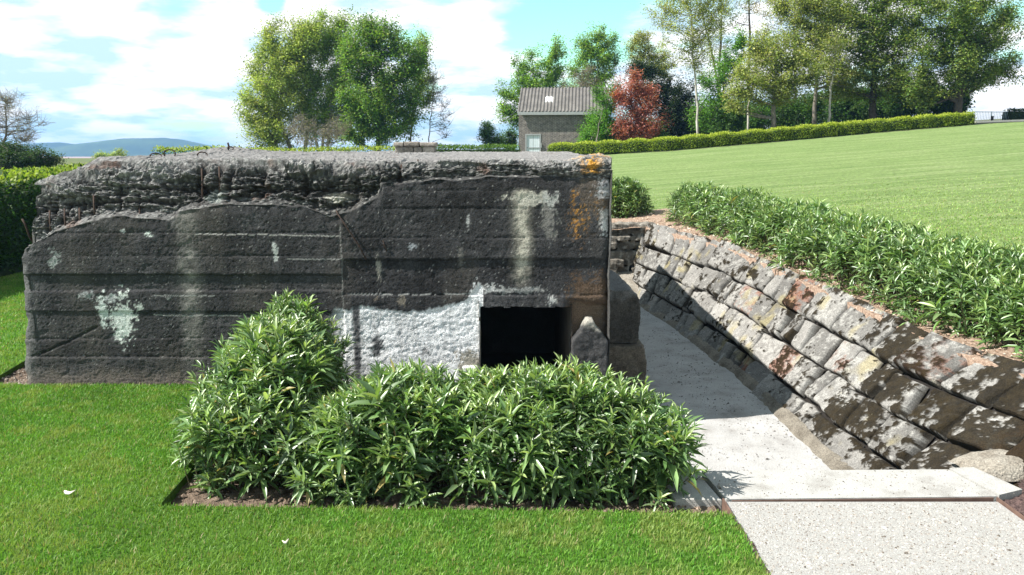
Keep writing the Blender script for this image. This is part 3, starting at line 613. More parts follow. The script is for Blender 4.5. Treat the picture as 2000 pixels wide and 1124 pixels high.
C2 = mixc(C2, [0.50, 0.25, 0.035], 0.95 * np.exp(-((X2 - 0.86) / 0.10) ** 2) * sst(-0.1, 0.2, b2 + c2)); C3 = mixc(C3, [0.50, 0.27, 0.045], 0.9 * ol(X3, Y3, b3, c3) )
XX, YY, ZZ, CC = np.vstack([X1, X2, X3]), np.vstack([Y1, Y2, Y3]), np.vstack([Z1, Z2, Z3]), np.concatenate([C1, C2, C3])
# ragged left and right arrises
for col_, sgn in ((0, 1), (NX - 1, -1)):
    e = 0.035 * fbm(ZZ[:, col_] * 6, YY[:, col_] * 2, o=3, s=91 + sgn) - 0.006
    for k in range(8):
        XX[:, col_ + sgn * k] -= sgn * e * (1 - k / 8.0) * 0.9; YY[:NW, col_ + sgn * k] += 0.045 * (1 - k / 8.0) ** 2 * (1 + 0.8 * n_md[:, col_])
NT = len(XX); F = grid_quads(NT, NX)
fx_ = XX.reshape(-1)[F].mean(1); fz_ = ZZ.reshape(-1)[F].mean(1); isw = (F < NW * NX).all(1)
DX0, DX1, DZ = at(937, 650, YF)[0], 0.665, at(1000, 600, YF)[2]
jag = 0.012 * fbm(fz_ * 14, fz_ * 0, o=3, s=99)
hole_ = isw & (fx_ > DX0 + jag) & (fx_ < DX1) & (fz_ < DZ + 0.012 * fbm(fx_ * 9, fx_ * 0, o=3, s=98))
F = F[~hole_]
bunker = thing('bunker', 'dark weathered concrete bunker with broken rubble upper edge and low doorway', 'bunker', (-2.1, 12.0, 0.0))
mb = MB(); mb.add(np.stack([XX, YY, ZZ], -1), F, None, CC)
# end walls and back, following the roof edge
for col_, flip in ((0, False), (NX - 1, True)):
    rows_ = list(range(NW, NT, 3)) + [NT - 1]; nz = NW
    t = np.linspace(0, 1, nz)[:, None]
    yE, zE, xE = YY[rows_, col_], ZZ[rows_, col_], XX[rows_, col_]
    Zs = -0.75 + (zE[None] + 0.75) * t; Ys = np.repeat(yE[None], nz, 0); Xs = np.repeat(xE[None], nz, 0) + (0.02 * fbm(Ys * 4, Zs * 4, o=4, s=61)) * (1 - t ** 8)
    Zs = np.c_[ZZ[:NW, col_], Zs]; Ys = np.c_[YY[:NW, col_], Ys]; Xs = np.c_[XX[:NW, col_], Xs]
    Cs = np.array([0.075, 0.073, 0.07]) * (1 + 0.5 * fbm(Ys * 5, Zs * 5, o=4, s=62))[..., None]
    Q = grid_quads(nz, len(rows_) + 1); mb.add(np.stack([Xs, Ys, Zs], -1), Q if flip else Q[:, ::-1], None, Cs)
Zs = np.stack([ZZ[-1], -0.75 + 0 * ZZ[-1]]); Ys = np.stack([YY[-1]] * 2); Xs = np.stack([XX[-1]] * 2)
mb.add(np.stack([Xs, Ys, Zs], -1), grid_quads(2, NX)[:, ::-1], None, [0.07, 0.07, 0.07])
nf_ = len(F); mb.build('body', M['concrete'], bunker, flat=np.nonzero((F > NW * NX).all(1))[0])
# the room behind the doorway
mb = MB(); yb = 12.4; x0, x1 = DX0 - 0.01, DX1 + 0.01; z0, z1 = -0.6, DZ + 0.02
def wallgrid(p, q, r, n=40, m=30, amp=0.012, col=(0.11, 0.10, 0.09)):
    p, q, r = map(np.array, (p, q, r)); a, b = np.meshgrid(np.linspace(0, 1, n), np.linspace(0, 1, m), indexing='ij')
    V = p + a[..., None] * (q - p) + b[..., None] * (r - p); nn_ = np.cross(q - p, r - p); nn_ = nn_ / np.linalg.norm(nn_)
    V = V + nn_ * (amp * fbm(V[..., 0] * 7, V[..., 1] * 7, V[..., 2] * 7, o=4, s=3))[..., None]
    c = np.array(col) * (1 + 0.5 * fbm(V[..., 0] * 4, V[..., 1] * 4, V[..., 2] * 4, o=4, s=4))[..., None]
    mb.add(V, grid_quads(n, m), None, np.clip(c, 0.01, 1))
wallgrid((x0, YF - .02, z0), (x0, 9.3, z0), (x0, YF - .02, z1 + .05), col=(0.3, 0.27, 0.22))
wallgrid((x1, YF + .04, z0), (x1, yb, z0), (x1, YF + .04, z1), 60, col=(0.17, 0.15, 0.13))
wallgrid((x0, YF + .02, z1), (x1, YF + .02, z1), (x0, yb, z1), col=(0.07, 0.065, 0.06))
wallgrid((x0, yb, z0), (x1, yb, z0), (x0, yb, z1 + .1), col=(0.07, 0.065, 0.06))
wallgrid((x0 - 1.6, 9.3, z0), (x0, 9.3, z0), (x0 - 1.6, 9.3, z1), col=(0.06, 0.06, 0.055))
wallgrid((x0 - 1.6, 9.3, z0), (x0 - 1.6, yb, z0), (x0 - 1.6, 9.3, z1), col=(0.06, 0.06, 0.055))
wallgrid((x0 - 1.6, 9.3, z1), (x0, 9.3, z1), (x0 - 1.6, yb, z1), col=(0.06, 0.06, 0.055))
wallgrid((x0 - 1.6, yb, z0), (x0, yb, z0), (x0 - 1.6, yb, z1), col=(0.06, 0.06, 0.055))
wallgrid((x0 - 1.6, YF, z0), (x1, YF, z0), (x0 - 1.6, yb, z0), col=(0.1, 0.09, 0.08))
mb.build('doorway_interior', M['concrete'], bunker)
def voxel_rough(solids, voxel, amp, freq, colfun):
    # closed outlines pushed back along y, merged on a fine voxel grid and weathered; returns a mesh builder
    import bmesh
    bm = bmesh.new()
    for poly, y0, y1, tilt in solids:
        lo = [bm.verts.new((x, y0, z)) for x, z in poly]; hi_ = [bm.verts.new((x + tilt * (y1 - y0), y1, z)) for x, z in poly]; n = len(poly)
        fs = [bm.faces.new(lo), bm.faces.new(hi_[::-1])] + [bm.faces.new((lo[(i + 1) % n], lo[i], hi_[i], hi_[(i + 1) % n])) for i in range(n)]
        bmesh.ops.recalc_face_normals(bm, faces=fs)
    me = bpy.data.meshes.new('tmp'); bm.to_mesh(me); bm.free(); o = bpy.data.objects.new('tmp', me); COL.objects.link(o)
    md = o.modifiers.new('r', 'REMESH'); md.mode = 'VOXEL'; md.voxel_size = voxel
    ev = o.evaluated_get(bpy.context.evaluated_depsgraph_get()); m2 = ev.to_mesh()
    V = np.zeros(len(m2.vertices) * 3); m2.vertices.foreach_get('co', V); V = V.reshape(-1, 3)
    Nn = np.zeros(len(V) * 3); m2.vertices.foreach_get('normal', Nn); Nn = Nn.reshape(-1, 3)
    Q = np.array([p.vertices[:] for p in m2.polygons if len(p.vertices) == 4]); T = [p.vertices[:] for p in m2.polygons if len(p.vertices) == 3]
    ev.to_mesh_clear(); bpy.data.objects.remove(o); bpy.data.meshes.remove(me)
    x, y, z = V.T; d = amp * fbm(x * freq, y * freq, z * freq, o=5, s=33, g=0.6) + 0.35 * amp * fbm(x * freq * 5, y * freq * 5, z * freq * 5, o=2, s=34)
    b = MB(); b.add(V + Nn * d[:, None], Q, T, np.clip(colfun(x, y, z), 0.01, 1)); return b
def conc_col(col, tip=None):
    def f(x, y, z):
        c = np.array(col) * (1 + 0.5 * fbm(x * 5, y * 5, z * 5, o=5, s=35, g=0.6) + 0.4 * fbm(x * 40, y * 40, z * 40, o=2, s=36))[:, None]
        if tip: c = mixc(c, tip[1], sst(tip[0] - 0.08, tip[0] + 0.03, z + 0.12 * fbm(x * 9, y * 9, z * 9, o=3, s=37)))
        return c
    return f
voxel_rough([([(0.66, -0.6), (1.062, -0.6), (1.062, 0.50), (1.0, 0.60), (0.93, 0.66), (0.90, 0.735), (0.83, 0.74), (0.80, 0.69), (0.75, 0.60), (0.668, 0.49)], YF - 0.14, YF + 0.2, 0)], 0.014, 0.018, 7, conc_col((0.055, 0.054, 0.055), (0.66, (0.33, 0.31, 0.27)))).build('door_buttress', M['rubble'], bunker)
voxel_rough([([(-0.56, 0.13), (-0.385, 0.135), (-0.385, 0.19), (-0.56, 0.185)], YF - 0.06, YF + 0.1, 0)], 0.012, 0.004, 12, conc_col((0.6, 0.6, 0.58))).build('brick_stub', M['concrete'], bunker)
def rebar(pts, r=0.011):
    b = MB(); tube(b, np.array(pts, float), r * 0.8, 6); return b.build('rebar', M['rust'], bunker)
for px, py0, py1, yy in ((97, 412, 452, 8.96), (126, 408, 446, 8.97), (155, 407, 440, 8.98), (394, 330, 402, 9.1), (428, 326, 408, 9.08), (183, 382, 420, 9.02), (272, 400, 425, 8.98)):
    p, q = at(px, py0, yy), at(px + 2, py1, yy - 0.12); rebar([p, (p + q) / 2 + [0.008, -0.02, 0], q], 0.012)
p = at(816, 312, 8.98); rebar([p, p + [0.012, -0.03, -0.09], p + [-0.005, -0.07, -0.20], p + [-0.01, -0.05, -0.26]], 0.012)
p = at(784, 322, 8.96); rebar([p, p + [0.005, -0.04, -0.09], p + [0.0, -0.06, -0.16]], 0.010)
p = at(43, 428, 9.0); rebar([p, p + [0.03, 0.0, -0.06], p + [0.05, 0.02, -0.2], p + [0.12, 0.1, -0.42]], 0.014)
p = at(78, 384, 9.3); rebar([p, p + [0.03, 0.0, -0.03], p + [0.1, 0.05, -0.06]], 0.010)
p = at(655, 418, YF - .02); rebar([p + [0, .05, .03], p + [0.03, -0.02, 0], p + [0.12, -0.025, -0.14], p + [0.26, -0.03, -0.36], p + [0.32, -0.01, -0.5]], 0.010)
p = at(745, 468, YF - .02); rebar([p + [0, .03, .03], p + [0.03, -0.015, -0.06], p + [0.06, 0.02, -0.16]], 0.008)
for px, py, yy, w in ((304, 303, 10.9, 0.055), (331, 296, 11.2, 0.055), (395, 299, 11.0, 0.045), (311, 322, 9.9, 0.04), (341, 322, 9.8, 0.045), (370, 320, 9.75, 0.045), (400, 318, 9.7, 0.04), (450, 286, 13.2, 0.03)):
    c = at(px, py, yy); th = np.linspace(-0.25, math.pi + 0.35, 9)
    rebar(np.c_[c[0] + w * 1.4 * np.cos(th), c[1] + 0.03 * np.sin(th * 2), c[2] - 0.045 + w * 1.25 * np.sin(th)], 0.012)
p = at(445, 279, 13.4); rebar([p, p + [0.01, 0, -0.05], p + [0, 0.02, -0.14]], 0.02)

# entrance pillar beside the trench
pil = thing('entrance_pillar', 'two stacked brown-grey concrete blocks standing beside the bunker at the trench entrance', 'pillar', (1.5, 10.7, -0.55))
voxel_rough([([(1.15, 0.09), (1.62, 0.09), (1.655, 0.16), (1.66, 0.62), (1.62, 0.74), (1.55, 0.80), (1.15, 0.83)], 10.2, 11.9, -0.02)], 0.020, 0.034, 6, conc_col((0.075, 0.068, 0.06), (0.74, (0.16, 0.155, 0.15)))).build('upper_block', M['rubble'], pil)
voxel_rough([([(1.15, -0.7), (1.73, -0.7), (1.75, -0.2), (1.73, 0.04), (1.69, 0.085), (1.15, 0.085)], 10.1, 11.9, -0.02)], 0.020, 0.034, 6, conc_col((0.13, 0.108, 0.085))).build('lower_block', M['rubble'], pil)

# stone vent on the roof
vent = thing('stone_vent', 'low square of grey stone blocks with overhanging cap slabs on the bunker roof', 'vent', tuple(at(811, 298, 14.2)))
vb = at(811, 298, 14.2); k = 14.2 / FPX
def vblock(name, x0, x1, z0, z1, y0, y1, seed):
    voxel_rough([([(vb[0] + x0 * k, vb[2] + z0 * k), (vb[0] + x1 * k, vb[2] + z0 * k), (vb[0] + x1 * k, vb[2] + z1 * k), (vb[0] + x0 * k, vb[2] + z1 * k)], 14.2 + y0, 14.2 + y1, 0)], 0.014, 0.010, 9, conc_col(np.array((0.25, 0.22, 0.19)) * (0.8 + 0.4 * (seed * 0.37 % 1)))).build(name, M['stone'], vent)
for i, (a, b_) in enumerate(((-39, -4), (-3, 13), (14, 36))): vblock('base_block', a, b_, -3, 10.5, 0.0, 0.22, 60 + i)
for i, (a, b_) in enumerate(((-42, -22), (-21, 8), (9, 41))): vblock('cap_slab', a, b_, 11, 19 + (i == 1), -0.03, 0.30, 70 + i)
vblock('base_block', -39, -20, -3, 10.5, 0.24, 0.5, 76); vblock('base_block', 18, 36, -3, 10.5, 0.24, 0.5, 77); vblock('cap_slab', -40, 38, 11, 18, 0.31, 0.55, 78)

# ------------------------------------------------------------------ the battered stone bank
bank = thing('stone_bank', 'sloping trench bank of big grey sandbag-shaped stones, mossy at the near end', 'stone bank', (3.4, 10, -0.55))
mb = MB()
cl = np.linspace(5.8, 17.2, 400)
def bank_pt(s, v):                       # s: distance along, v: 0 foot .. 1 top
    b = np.stack([bank_base(s), s, np.full_like(s, -0.62)], -1); t = np.stack([bank_top(s), s, slope_z(bank_top(s), s) + 0.03], -1)
    return b + (t - b) * v[..., None]
br = random.Random(4); NCOURSE = 4
mb.add(np.stack([bank_pt(cl, np.full_like(cl, v)) + np.array([0.07, 0, -0.07]) for v in np.linspace(0, 1, 6)], 0), grid_quads(6, len(cl)), None, [0.025, 0.022, 0.02])
def add_stone(s0, s1, v0, v1, skew, tilt, lift, idx):
    n, m = 42, 36; a, b = np.meshgrid(np.linspace(0, 1, n), np.linspace(0, 1, m), indexing='ij')
    S = s0 + (s1 - s0) * a + skew * (b - 0.5); V = v0 + (v1 - v0) * b
    wob = 0.03 * fbm(a * 2.2 + idx * 5.3, b * 2.2, o=3, s=7)
    V = V + 0.020 * fbm(S * 0.9, S * 0 + 2, o=3, s=17) * np.sin(np.pi * np.clip(V, 0, 1))
    S = S + wob * 1.2 * (1 - np.abs(2 * b - 1)) ; V = np.clip(V + 0.35 * wob, 0, 1.09)
    P = bank_pt(S, V); side = br.uniform(-0.07, 0.07)
    pa, pb = np.abs(2 * a - 1), np.abs(2 * b - 1)
    if v1 > 0.9: pb = np.where(b > 0.5, (2 * b - 1) * 0.80, pb)
    prof_ = (1 - pa ** 24) ** 0.8 * (1 - pb ** 20) ** 0.8
    Nn = np.array([-0.80, 0, 0.60])
    rough = 0.026 * fbm(P[..., 0] * 7, P[..., 1] * 7, P[..., 2] * 7, o=4, s=11) + 0.012 * fbm(P[..., 0] * 26, P[..., 1] * 26, P[..., 2] * 26, o=3, s=12)
    hgt = -0.075 + (0.075 + lift + tilt * (0.5 - b) + side * (a - 0.5) + rough) * prof_
    W = P + Nn * hgt[..., None]
    tone_ = br.uniform(0.65, 1.3)
    c = np.array([0.20, 0.192, 0.18]) * tone_ * (1 + 0.35 * fbm(P[..., 0] * 4, P[..., 1] * 4, P[..., 2] * 4, o=4, s=13))[..., None]
    of = idx * 3.71; li = br.uniform(-.10, .10) + fbm(P[..., 0] * 17 + of, P[..., 1] * 17, P[..., 2] * 17, o=5, s=14, g=0.65) + 0.25 * fbm(P[..., 0] * 2, P[..., 1] * 2, P[..., 2] * 2, o=2, s=16); c = mixc(c, [0.40, 0.39, 0.365], sst(0.08, 0.28, li) * 0.5)
    yel = fbm(P[..., 0] * 3, P[..., 1] * 3, P[..., 2] * 3, o=3, s=19); c = mixc(c, [0.32, 0.27, 0.12], sst(0.25, 0.5, yel) * 0.5)
    near = sst(11.0, 7.2, P[..., 1]) + 0.7 * sst(7.6, 6.6, P[..., 1]); mo = br.uniform(-.16, .16) + fbm(P[..., 0] * 6.5 + of, P[..., 1] * 6.5, P[..., 2] * 6.5, o=6, s=15, g=0.68) + 0.30 * fbm(P[..., 0] * 24, P[..., 1] * 24, P[..., 2] * 24, o=3, s=25)
    far_m = sst(0.25, 0.33, mo + 0.36 * near + 0.3 * fbm(P[..., 0] * 1.6, P[..., 1] * 1.6, P[..., 2] * 1.6, o=2, s=18) - 0.2 * sst(0.35, 0.05, V))
    if idx % 7 == 3 and s0 > 7.2 and s0 < 13: c = mixc(c, [0.24, 0.10, 0.06], sst(-0.2, 0.25, mo) * 0.75)
    c = mixc(c, np.array([0.017, 0.012, 0.005]) * (1 + 0.8 * fbm(P[..., 0] * 20, P[..., 1] * 20, P[..., 2] * 20, o=3, s=27))[..., None], far_m * 0.95); W = W + Nn * (0.014 * far_m * prof_)[..., None]
    tan = sst(6.9, 6.4, P[..., 1]) ; c = mixc(c, [0.030, 0.019, 0.010], tan * 0.75 * sst(-0.2, 0.05, mo))
    c = mixc(c, [0.06, 0.055, 0.048], 1 - sst(0.0, 0.35, prof_))
    mb.add(W, grid_quads(n, m)[:, ::-1], None, np.clip(c, 0.01, 1))
idx = 0
for cidx in range(NCOURSE):
    v0, v1 = cidx / NCOURSE, (cidx + 1) / NCOURSE; s = 5.9 + br.uniform(0, 0.3)
    while s < 17.0:
        w = br.uniform(0.30, 0.66); gap = 0.016
        vj = br.uniform(-0.012, 0.012)
        add_stone(s + gap, min(s + w, 17.15) - gap, v0 + 0.002 + vj, v1 - 0.002 + vj + (0.05 if cidx == NCOURSE - 1 else 0), br.uniform(-0.06, 0.20), br.uniform(0.01, 0.07), br.uniform(-0.02, 0.035), idx)
        s += w; idx += 1
mb.build('stones', M['stone'], bank, smooth=False)
mb = MB(); uu = np.linspace(0, 1, 10); S, U = np.meshgrid(cl[20:], uu, indexing='ij')   # worn mortar footing
Xf = bank_base(S) - 0.07 + U * 0.18; Zf = -0.58 + 0.12 * sst(0.0, 1, U) + 0.02 * fbm(Xf * 5, S * 5, o=4, s=3)
mb.add(np.stack([Xf - 0.03 * fbm(S * 2.5, U * 2, o=3), S, Zf], -1), grid_quads(len(cl) - 20, 10)[:, ::-1]); mb.build('footing', M['footing'], bank)

# rounded kerb stone where the bank meets the slabs
mb = MB(); n, m = 40, 20; a, b = np.meshgrid(np.linspace(0, 1, n), np.linspace(0, 1, m), indexing='ij')
Xk = 3.80 + 1.5 * a; Yk = 6.20 + 0.05 * a + 0.45 * b - 0.10 * np.sin(a * 3.0); e = (1 - np.abs(2 * b - 1) ** 4) ** 0.5 * np.minimum(1, a * 7) ** 0.5
Zk = -0.06 + 0.12 * e + 0.10 * a * e + 0.035 * fbm(Xk * 7, Yk * 7, o=5, g=0.6)
mb.add(np.stack([Xk, Yk, Zk], -1), grid_quads(n, m)); tag(mb.build('kerb_stone', M['tan']), 'rounded tan concrete kerb between the mulch and the mossy stones', 'kerb')

# dry stone wall closing the far end of the trench
sol = []; zz = -0.05
while zz < 1.0:
    h = br.uniform(0.07, 0.19); x = 0.95 + br.uniform(-0.1, 0.1)
    while x < 2.9:
        w = br.uniform(0.14, 0.50); yo = br.uniform(-0.10, 0.07); j_ = lambda: br.uniform(-.022, .022)
        sol.append(([(x + .018, zz + j_()), (x + w * .5, zz - .005 + j_() * .5), (x + w - .018, zz + j_()), (x + w - .014 + j_(), zz + h * .80), (x + w * .55, zz + h * .86 + j_() * .6), (x + .016 + j_() * .5, zz + h * .78)], 17.0 + yo, 17.42, br.uniform(-.15, .15))); x += w
    zz += h
def rubble_col(x, y, z):
    w, i_ = worley(x * 4, y * 2, z * 8, 3); c = np.array([0.15, 0.135, 0.115]) * (0.5 + 1.0 * i_)[:, None] * (1 + 0.5 * fbm(x * 9, y * 9, z * 12, o=4, s=38))[:, None]
    return mixc(c, [0.4, 0.38, 0.34], 0.6 * sst(0.15, 0.35, fbm(x * 16, y * 16, z * 16, o=3, s=39)))
mb = voxel_rough(sol, 0.018, 0.024, 9, rubble_col)
mb.add([[0.9, 17.2, -0.6], [2.9, 17.2, -0.6], [2.9, 17.2, 1.0], [0.9, 17.2, 1.0]], [[0, 1, 2, 3]], None, [0.02, 0.018, 0.015])
tag(mb.build('dry_stone_wall', M['stone']), 'small rough dry stone wall of flat rubble at the far end of the trench', 'stone wall')
mb = MB(); u_ = np.linspace(0, 1, 14); A, B = np.meshgrid(np.linspace(0.9, 2.7, 30), u_, indexing='ij')
mb.add(np.stack([A, 16.0 + B * 1.0, -0.56 + 0.56 * B ** 1.2 + 0.04 * fbm(A * 4, B * 4, o=3)], -1), grid_quads(30, 14)); tag(mb.build('earth_ramp', M['tan']), kind='structure')

# ------------------------------------------------------------------ leafy shrubs
GLOSS = [(0.065, 0.132, 0.040), (0.135, 0.240, 0.072), (0.235, 0.335, 0.145)]
NEWLEAF = [(0.20, 0.33, 0.08), (0.36, 0.45, 0.18)]
def shoot_shrub(name, label, cat, footprint, zf, hf, n_shoot, leaf_len, per=18, group=None, seed=1, lean_out=0.35, core=True, bottom=0.12, pts=None):
    """footprint: polygon; zf ground; hf(x, y) height. Upright shoots with whorled lance leaves."""
    P = np.array(footprint, float); x0, y0 = P.min(0); x1, y1 = P.max(0); ctr = P.mean(0)
    root = thing(name, label, cat, (ctr[0], ctr[1], float(zf(ctr[0], ctr[1]))), group)
    X = np.zeros(0); Y = np.zeros(0)
    while len(X) < n_shoot:
        x = rng.uniform(x0, x1, n_shoot * 3); y = rng.uniform(y0, y1, n_shoot * 3); k = inpoly(x, y, footprint); X = np.r_[X, x[k]]; Y = np.r_[Y, y[k]]
    X, Y = X[:n_shoot], Y[:n_shoot]
    # distance to the outline, and outward direction
    best = np.full(n_shoot, 9.0); ox = np.zeros(n_shoot); oy = np.zeros(n_shoot)
    for i in range(len(P)):
        a, b = P[i], P[(i + 1) % len(P)]; d = b - a; t = np.clip(((X - a[0]) * d[0] + (Y - a[1]) * d[1]) / (d @ d), 0, 1)
        qx, qy = a[0] + t * d[0], a[1] + t * d[1]; dd = np.hypot(X - qx, Y - qy); m = dd < best
        best = np.where(m, dd, best); ox = np.where(m, (qx - X) / (dd + 1e-6), ox); oy = np.where(m, (qy - Y) / (dd + 1e-6), oy)
    edge = sst(0.28, 0.0, best)
    H = hf(X, Y) * (1 - 0.22 * edge) * (1 + 0.11 * fbm(X * 2.6, Y * 2.6, o=3, s=seed)) * rng.uniform(0.84, 1.08, n_shoot)
    # many tips at the top, the rest down the flanks
    low = rng.random(n_shoot) < 0.15 + 0.6 * edge
    zt_ = np.where(low, H * rng.uniform(bottom + 0.1, 0.95, n_shoot), H)
    L_ = rng.uniform(0.14, 0.42, n_shoot) * (leaf_len / 0.13)
    lean = np.stack([ox, oy], -1) * (edge * (0.25 + lean_out * (1 - zt_ / H)) * 1.5)[:, None] + rng.normal(0, 0.20, (n_shoot, 2))
    D = np.c_[lean, np.ones(n_shoot)]; D /= np.linalg.norm(D, axis=1, keepdims=True)
    G = zf(X, Y); tip = np.c_[X, Y, G + zt_] + np.c_[lean * 0.25, np.zeros(n_shoot)]; bot = tip - D * L_[:, None]
    lm = MB(); ga = 2.4
    Pn, Dn, Ln, Cn, Wn = [], [], [], [], []
    _, S, U = frames(D)
    fresh = rng.random(n_shoot) < 0.5; vig = rng.lognormal(0, 0.2, n_shoot)
    for j in range(per):
        f = j / (per - 1); ang = ga * j + rng.uniform(0, 0.6, n_shoot) + X * 50
        el = 0.05 + 1.15 * f ** 1.8 + rng.normal(0, 0.16, n_shoot)
        rad = np.cos(ang)[:, None] * S + np.sin(ang)[:, None] * U
        d = rad * np.cos(el)[:, None] + D * np.sin(el)[:, None]
        keep = rng.random(n_shoot) < 0.93
        ln = leaf_len * vig * rng.uniform(0.65, 1.25, n_shoot) * (1 - 0.45 * max(0, f - 0.6) / 0.4)
        Pn.append((bot + D * (L_ * (0.10 + 0.9 * f))[:, None])[keep]); Dn.append(d[keep]); Ln.append(ln[keep])
        c = colmix(n_shoot, GLOSS, 0.22) * np.clip(1 + 0.25 * np.sin(X * 91 + Y * 57), 0.6, 1.4)[:, None]; nf = (fresh & (f > 0.72))
        c = np.where(nf[:, None], colmix(n_shoot, NEWLEAF, 0.2), c)
        yl = rng.random(n_shoot) < 0.010; c[yl] = (0.36, 0.30, 0.11); ln = np.where(yl, ln * 0.75, ln)
        Cn.append(c[keep])
    Pn, Dn, Ln, Cn = map(np.concatenate, (Pn, Dn, Ln, Cn))
    leaves(lm, Pn, Dn, Ln, Ln * rng.uniform(0.17, 0.245, len(Ln)), Cn, roll=rng.normal(0, 0.35, len(Ln)))
    lm.build('foliage', M['leaf_gloss'], root)
    sm = MB()
    for i in range(0, n_shoot, 1 if n_shoot < 900 else 3):
        g = np.array([X[i] * 0.97 + ctr[0] * 0.03, Y[i] * 0.97 + ctr[1] * 0.03, float(np.atleast_1d(G)[i] if np.ndim(G) else G)])
        tube(sm, [g, g * 0.35 + bot[i] * 0.65 + [0, 0, -0.03], tip[i]], [0.006, 0.005, 0.003], 3, cap=False)
    sm.build('stems', M['stem'], root)
    return root
flat = lambda x, y: 0.0 * np.asarray(x, float) - 0.06
shoot_shrub('laurel_shrub', 'tall leafy evergreen shrub at the left corner, growing back to the bunker wall', 'shrub', [(-2.55, 5.95), (-1.80, 5.95), (-1.80, 7.0), (-1.92, 8.4), (-2.65, 8.4), (-2.66, 7.2)], flat,
            lambda x, y: 0.78 + 0.28 * sst(6.1, 7.4, y), 640, 0.145, 20, seed=3)
shoot_shrub('laurel_hedge', 'low leafy evergreen hedge running across in front of the doorway', 'hedge', [(-1.75, 5.85), (-0.3, 5.80), (1.22, 5.82), (1.34, 6.1), (1.15, 6.75), (-0.5, 6.8), (-1.7, 6.75)], flat,
            lambda x, y: 0.79 - 0.13 * sst(-0.9, -1.5, x) - 0.07 * sst(0.3, 1.3, x) + 0.04 * np.sin(x * 5), 1000, 0.148, 20, seed=8)
hy = np.array([6.2, 7.5, 8.9, 10.7, 14.8, 17.6]); hb = np.array([5.24, 4.88, 4.58, 4.36, 3.98, 3.42]); ht = np.array([6.2, 5.95, 5.80, 5.55, 4.98, 4.15])
shoot_shrub('laurel_hedge', 'long leafy evergreen hedge along the top of the stone bank beside the sloping lawn', 'hedge', [(a, b) for a, b in zip(hb, hy)] + [(a, b + 0.5) for a, b in zip(ht[::-1], hy[::-1])], slope_z,
            lambda x, y: 0.74 + 0.03 * np.sin(y * 3), 2700, 0.14, 15, seed=14)
shoot_shrub('laurel_shrub', 'small rounded evergreen shrub beyond the bunker corner, alone at the end of the trench', 'shrub', [(2.0, 18.6), (2.9, 18.5), (3.25, 18.9), (2.9, 19.4), (2.0, 19.4)], slope_z,
            lambda x, y: 0.82 + 0 * x, 260, 0.15, 16, seed=21)

# ------------------------------------------------------------------ grass
def grass(name, poly_list, n, zf, h, w, cols, seed=0, dens=None):
    b = MB(); 
    for poly in poly_list:
        P = np.array(poly); x0, y0 = P.min(0); x1, y1 = P.max(0); x = rng.uniform(x0, x1, n); y = rng.uniform(y0, y1, n)
        k = inpoly(x, y, poly)
        if dens is not None: k &= rng.random(n) < dens(x, y)
        x, y = x[k], y[k]; m = len(x)
        pat = fbm(x * 1.1, y * 1.1, o=4, s=seed); pat2 = fbm(x * 5, y * 5, o=3, s=seed + 5)
        hh = h * rng.uniform(0.55, 1.25, m) * (1 + 0.25 * pat2); a = rng.uniform(0, 6.283, m); le = rng.normal(0, 0.45, (m, 2)) + np.array([0.12, 0.03])
        base = np.c_[x, y, zf(x, y)]; s = np.c_[np.cos(a), np.sin(a), 0 * a] * (w * rng.uniform(0.7, 1.3, m))[:, None] / 2
        tip = base + np.c_[le * hh[:, None], hh]; midp = base + np.c_[le * hh[:, None] * 0.35, hh * 0.6]
        V = np.stack([base - s, base + s, midp + s * 0.8, midp - s * 0.8, tip], 1)
        c = colmix(m, cols, 0.2) * (0.94 + 0.42 * pat[:, None] + 0.15 * pat2[:, None]); c = mixc(c, (0.26, 0.31, 0.085), sst(0.10, 0.6, pat2 + 0.6 * pat) * 0.7); c = mixc(c, (0.20, 0.33, 0.06), 0.5 * sst(0.0, 0.4, fbm(x * 0.5, y * 0.9, o=3, s=seed + 9)))
        dry = rng.random(m) < 0.07; c[dry] = (0.34, 0.30, 0.14)
        o = (np.arange(m) * 5)[:, None]
        b.add(V.reshape(-1, 3), np.array([0, 1, 2, 3]) + o, np.array([3, 2, 4]) + o, np.repeat(np.clip(c, 0.005, 1), 5, 0))
    return tag(b.build(name, M['blade']), kind='stuff')
GR = [(0.074, 0.215, 0.020), (0.125, 0.285, 0.032), (0.205, 0.355, 0.060)]
fl0 = lambda x, y: 0 * x
near_p = [(-4.4, 4.1), (1.60, 4.1), (1.60, 5.44), (1.50, 5.475), (-2.62, 5.605), (-2.70, 7.0), (-2.75, 8.67), (-5.42, 8.67), (-5.92, 8.73), (-6.3, 8.7)]
grass('grass', [near_p], 260000, fl0, 0.030, 0.006, GR, 1)
grass('grass', [[(-6.3, 8.7), (-5.92, 8.73), (-6.10, 9.9), (-6.4, 17.2), (-10.4, 17.2), (-10.4, 3.5), (-4.4, 3.5), (-4.4, 4.1)]], 190000, fl0, 0.032, 0.010, GR, 2)
GR2 = [(0.22, 0.35, 0.085), (0.29, 0.42, 0.12), (0.38, 0.48, 0.19)]
grass('grass', [[(3.3, 18.2), (4.9, 15.4), (5.9, 10), (6.3, 8), (12, 8), (22, 17), (16, 26), (4, 24)]], 260000, slope_z, 0.028, 0.016, GR2, 3, dens=lambda x, y: sst(27, 9, y + 0.3 * x))
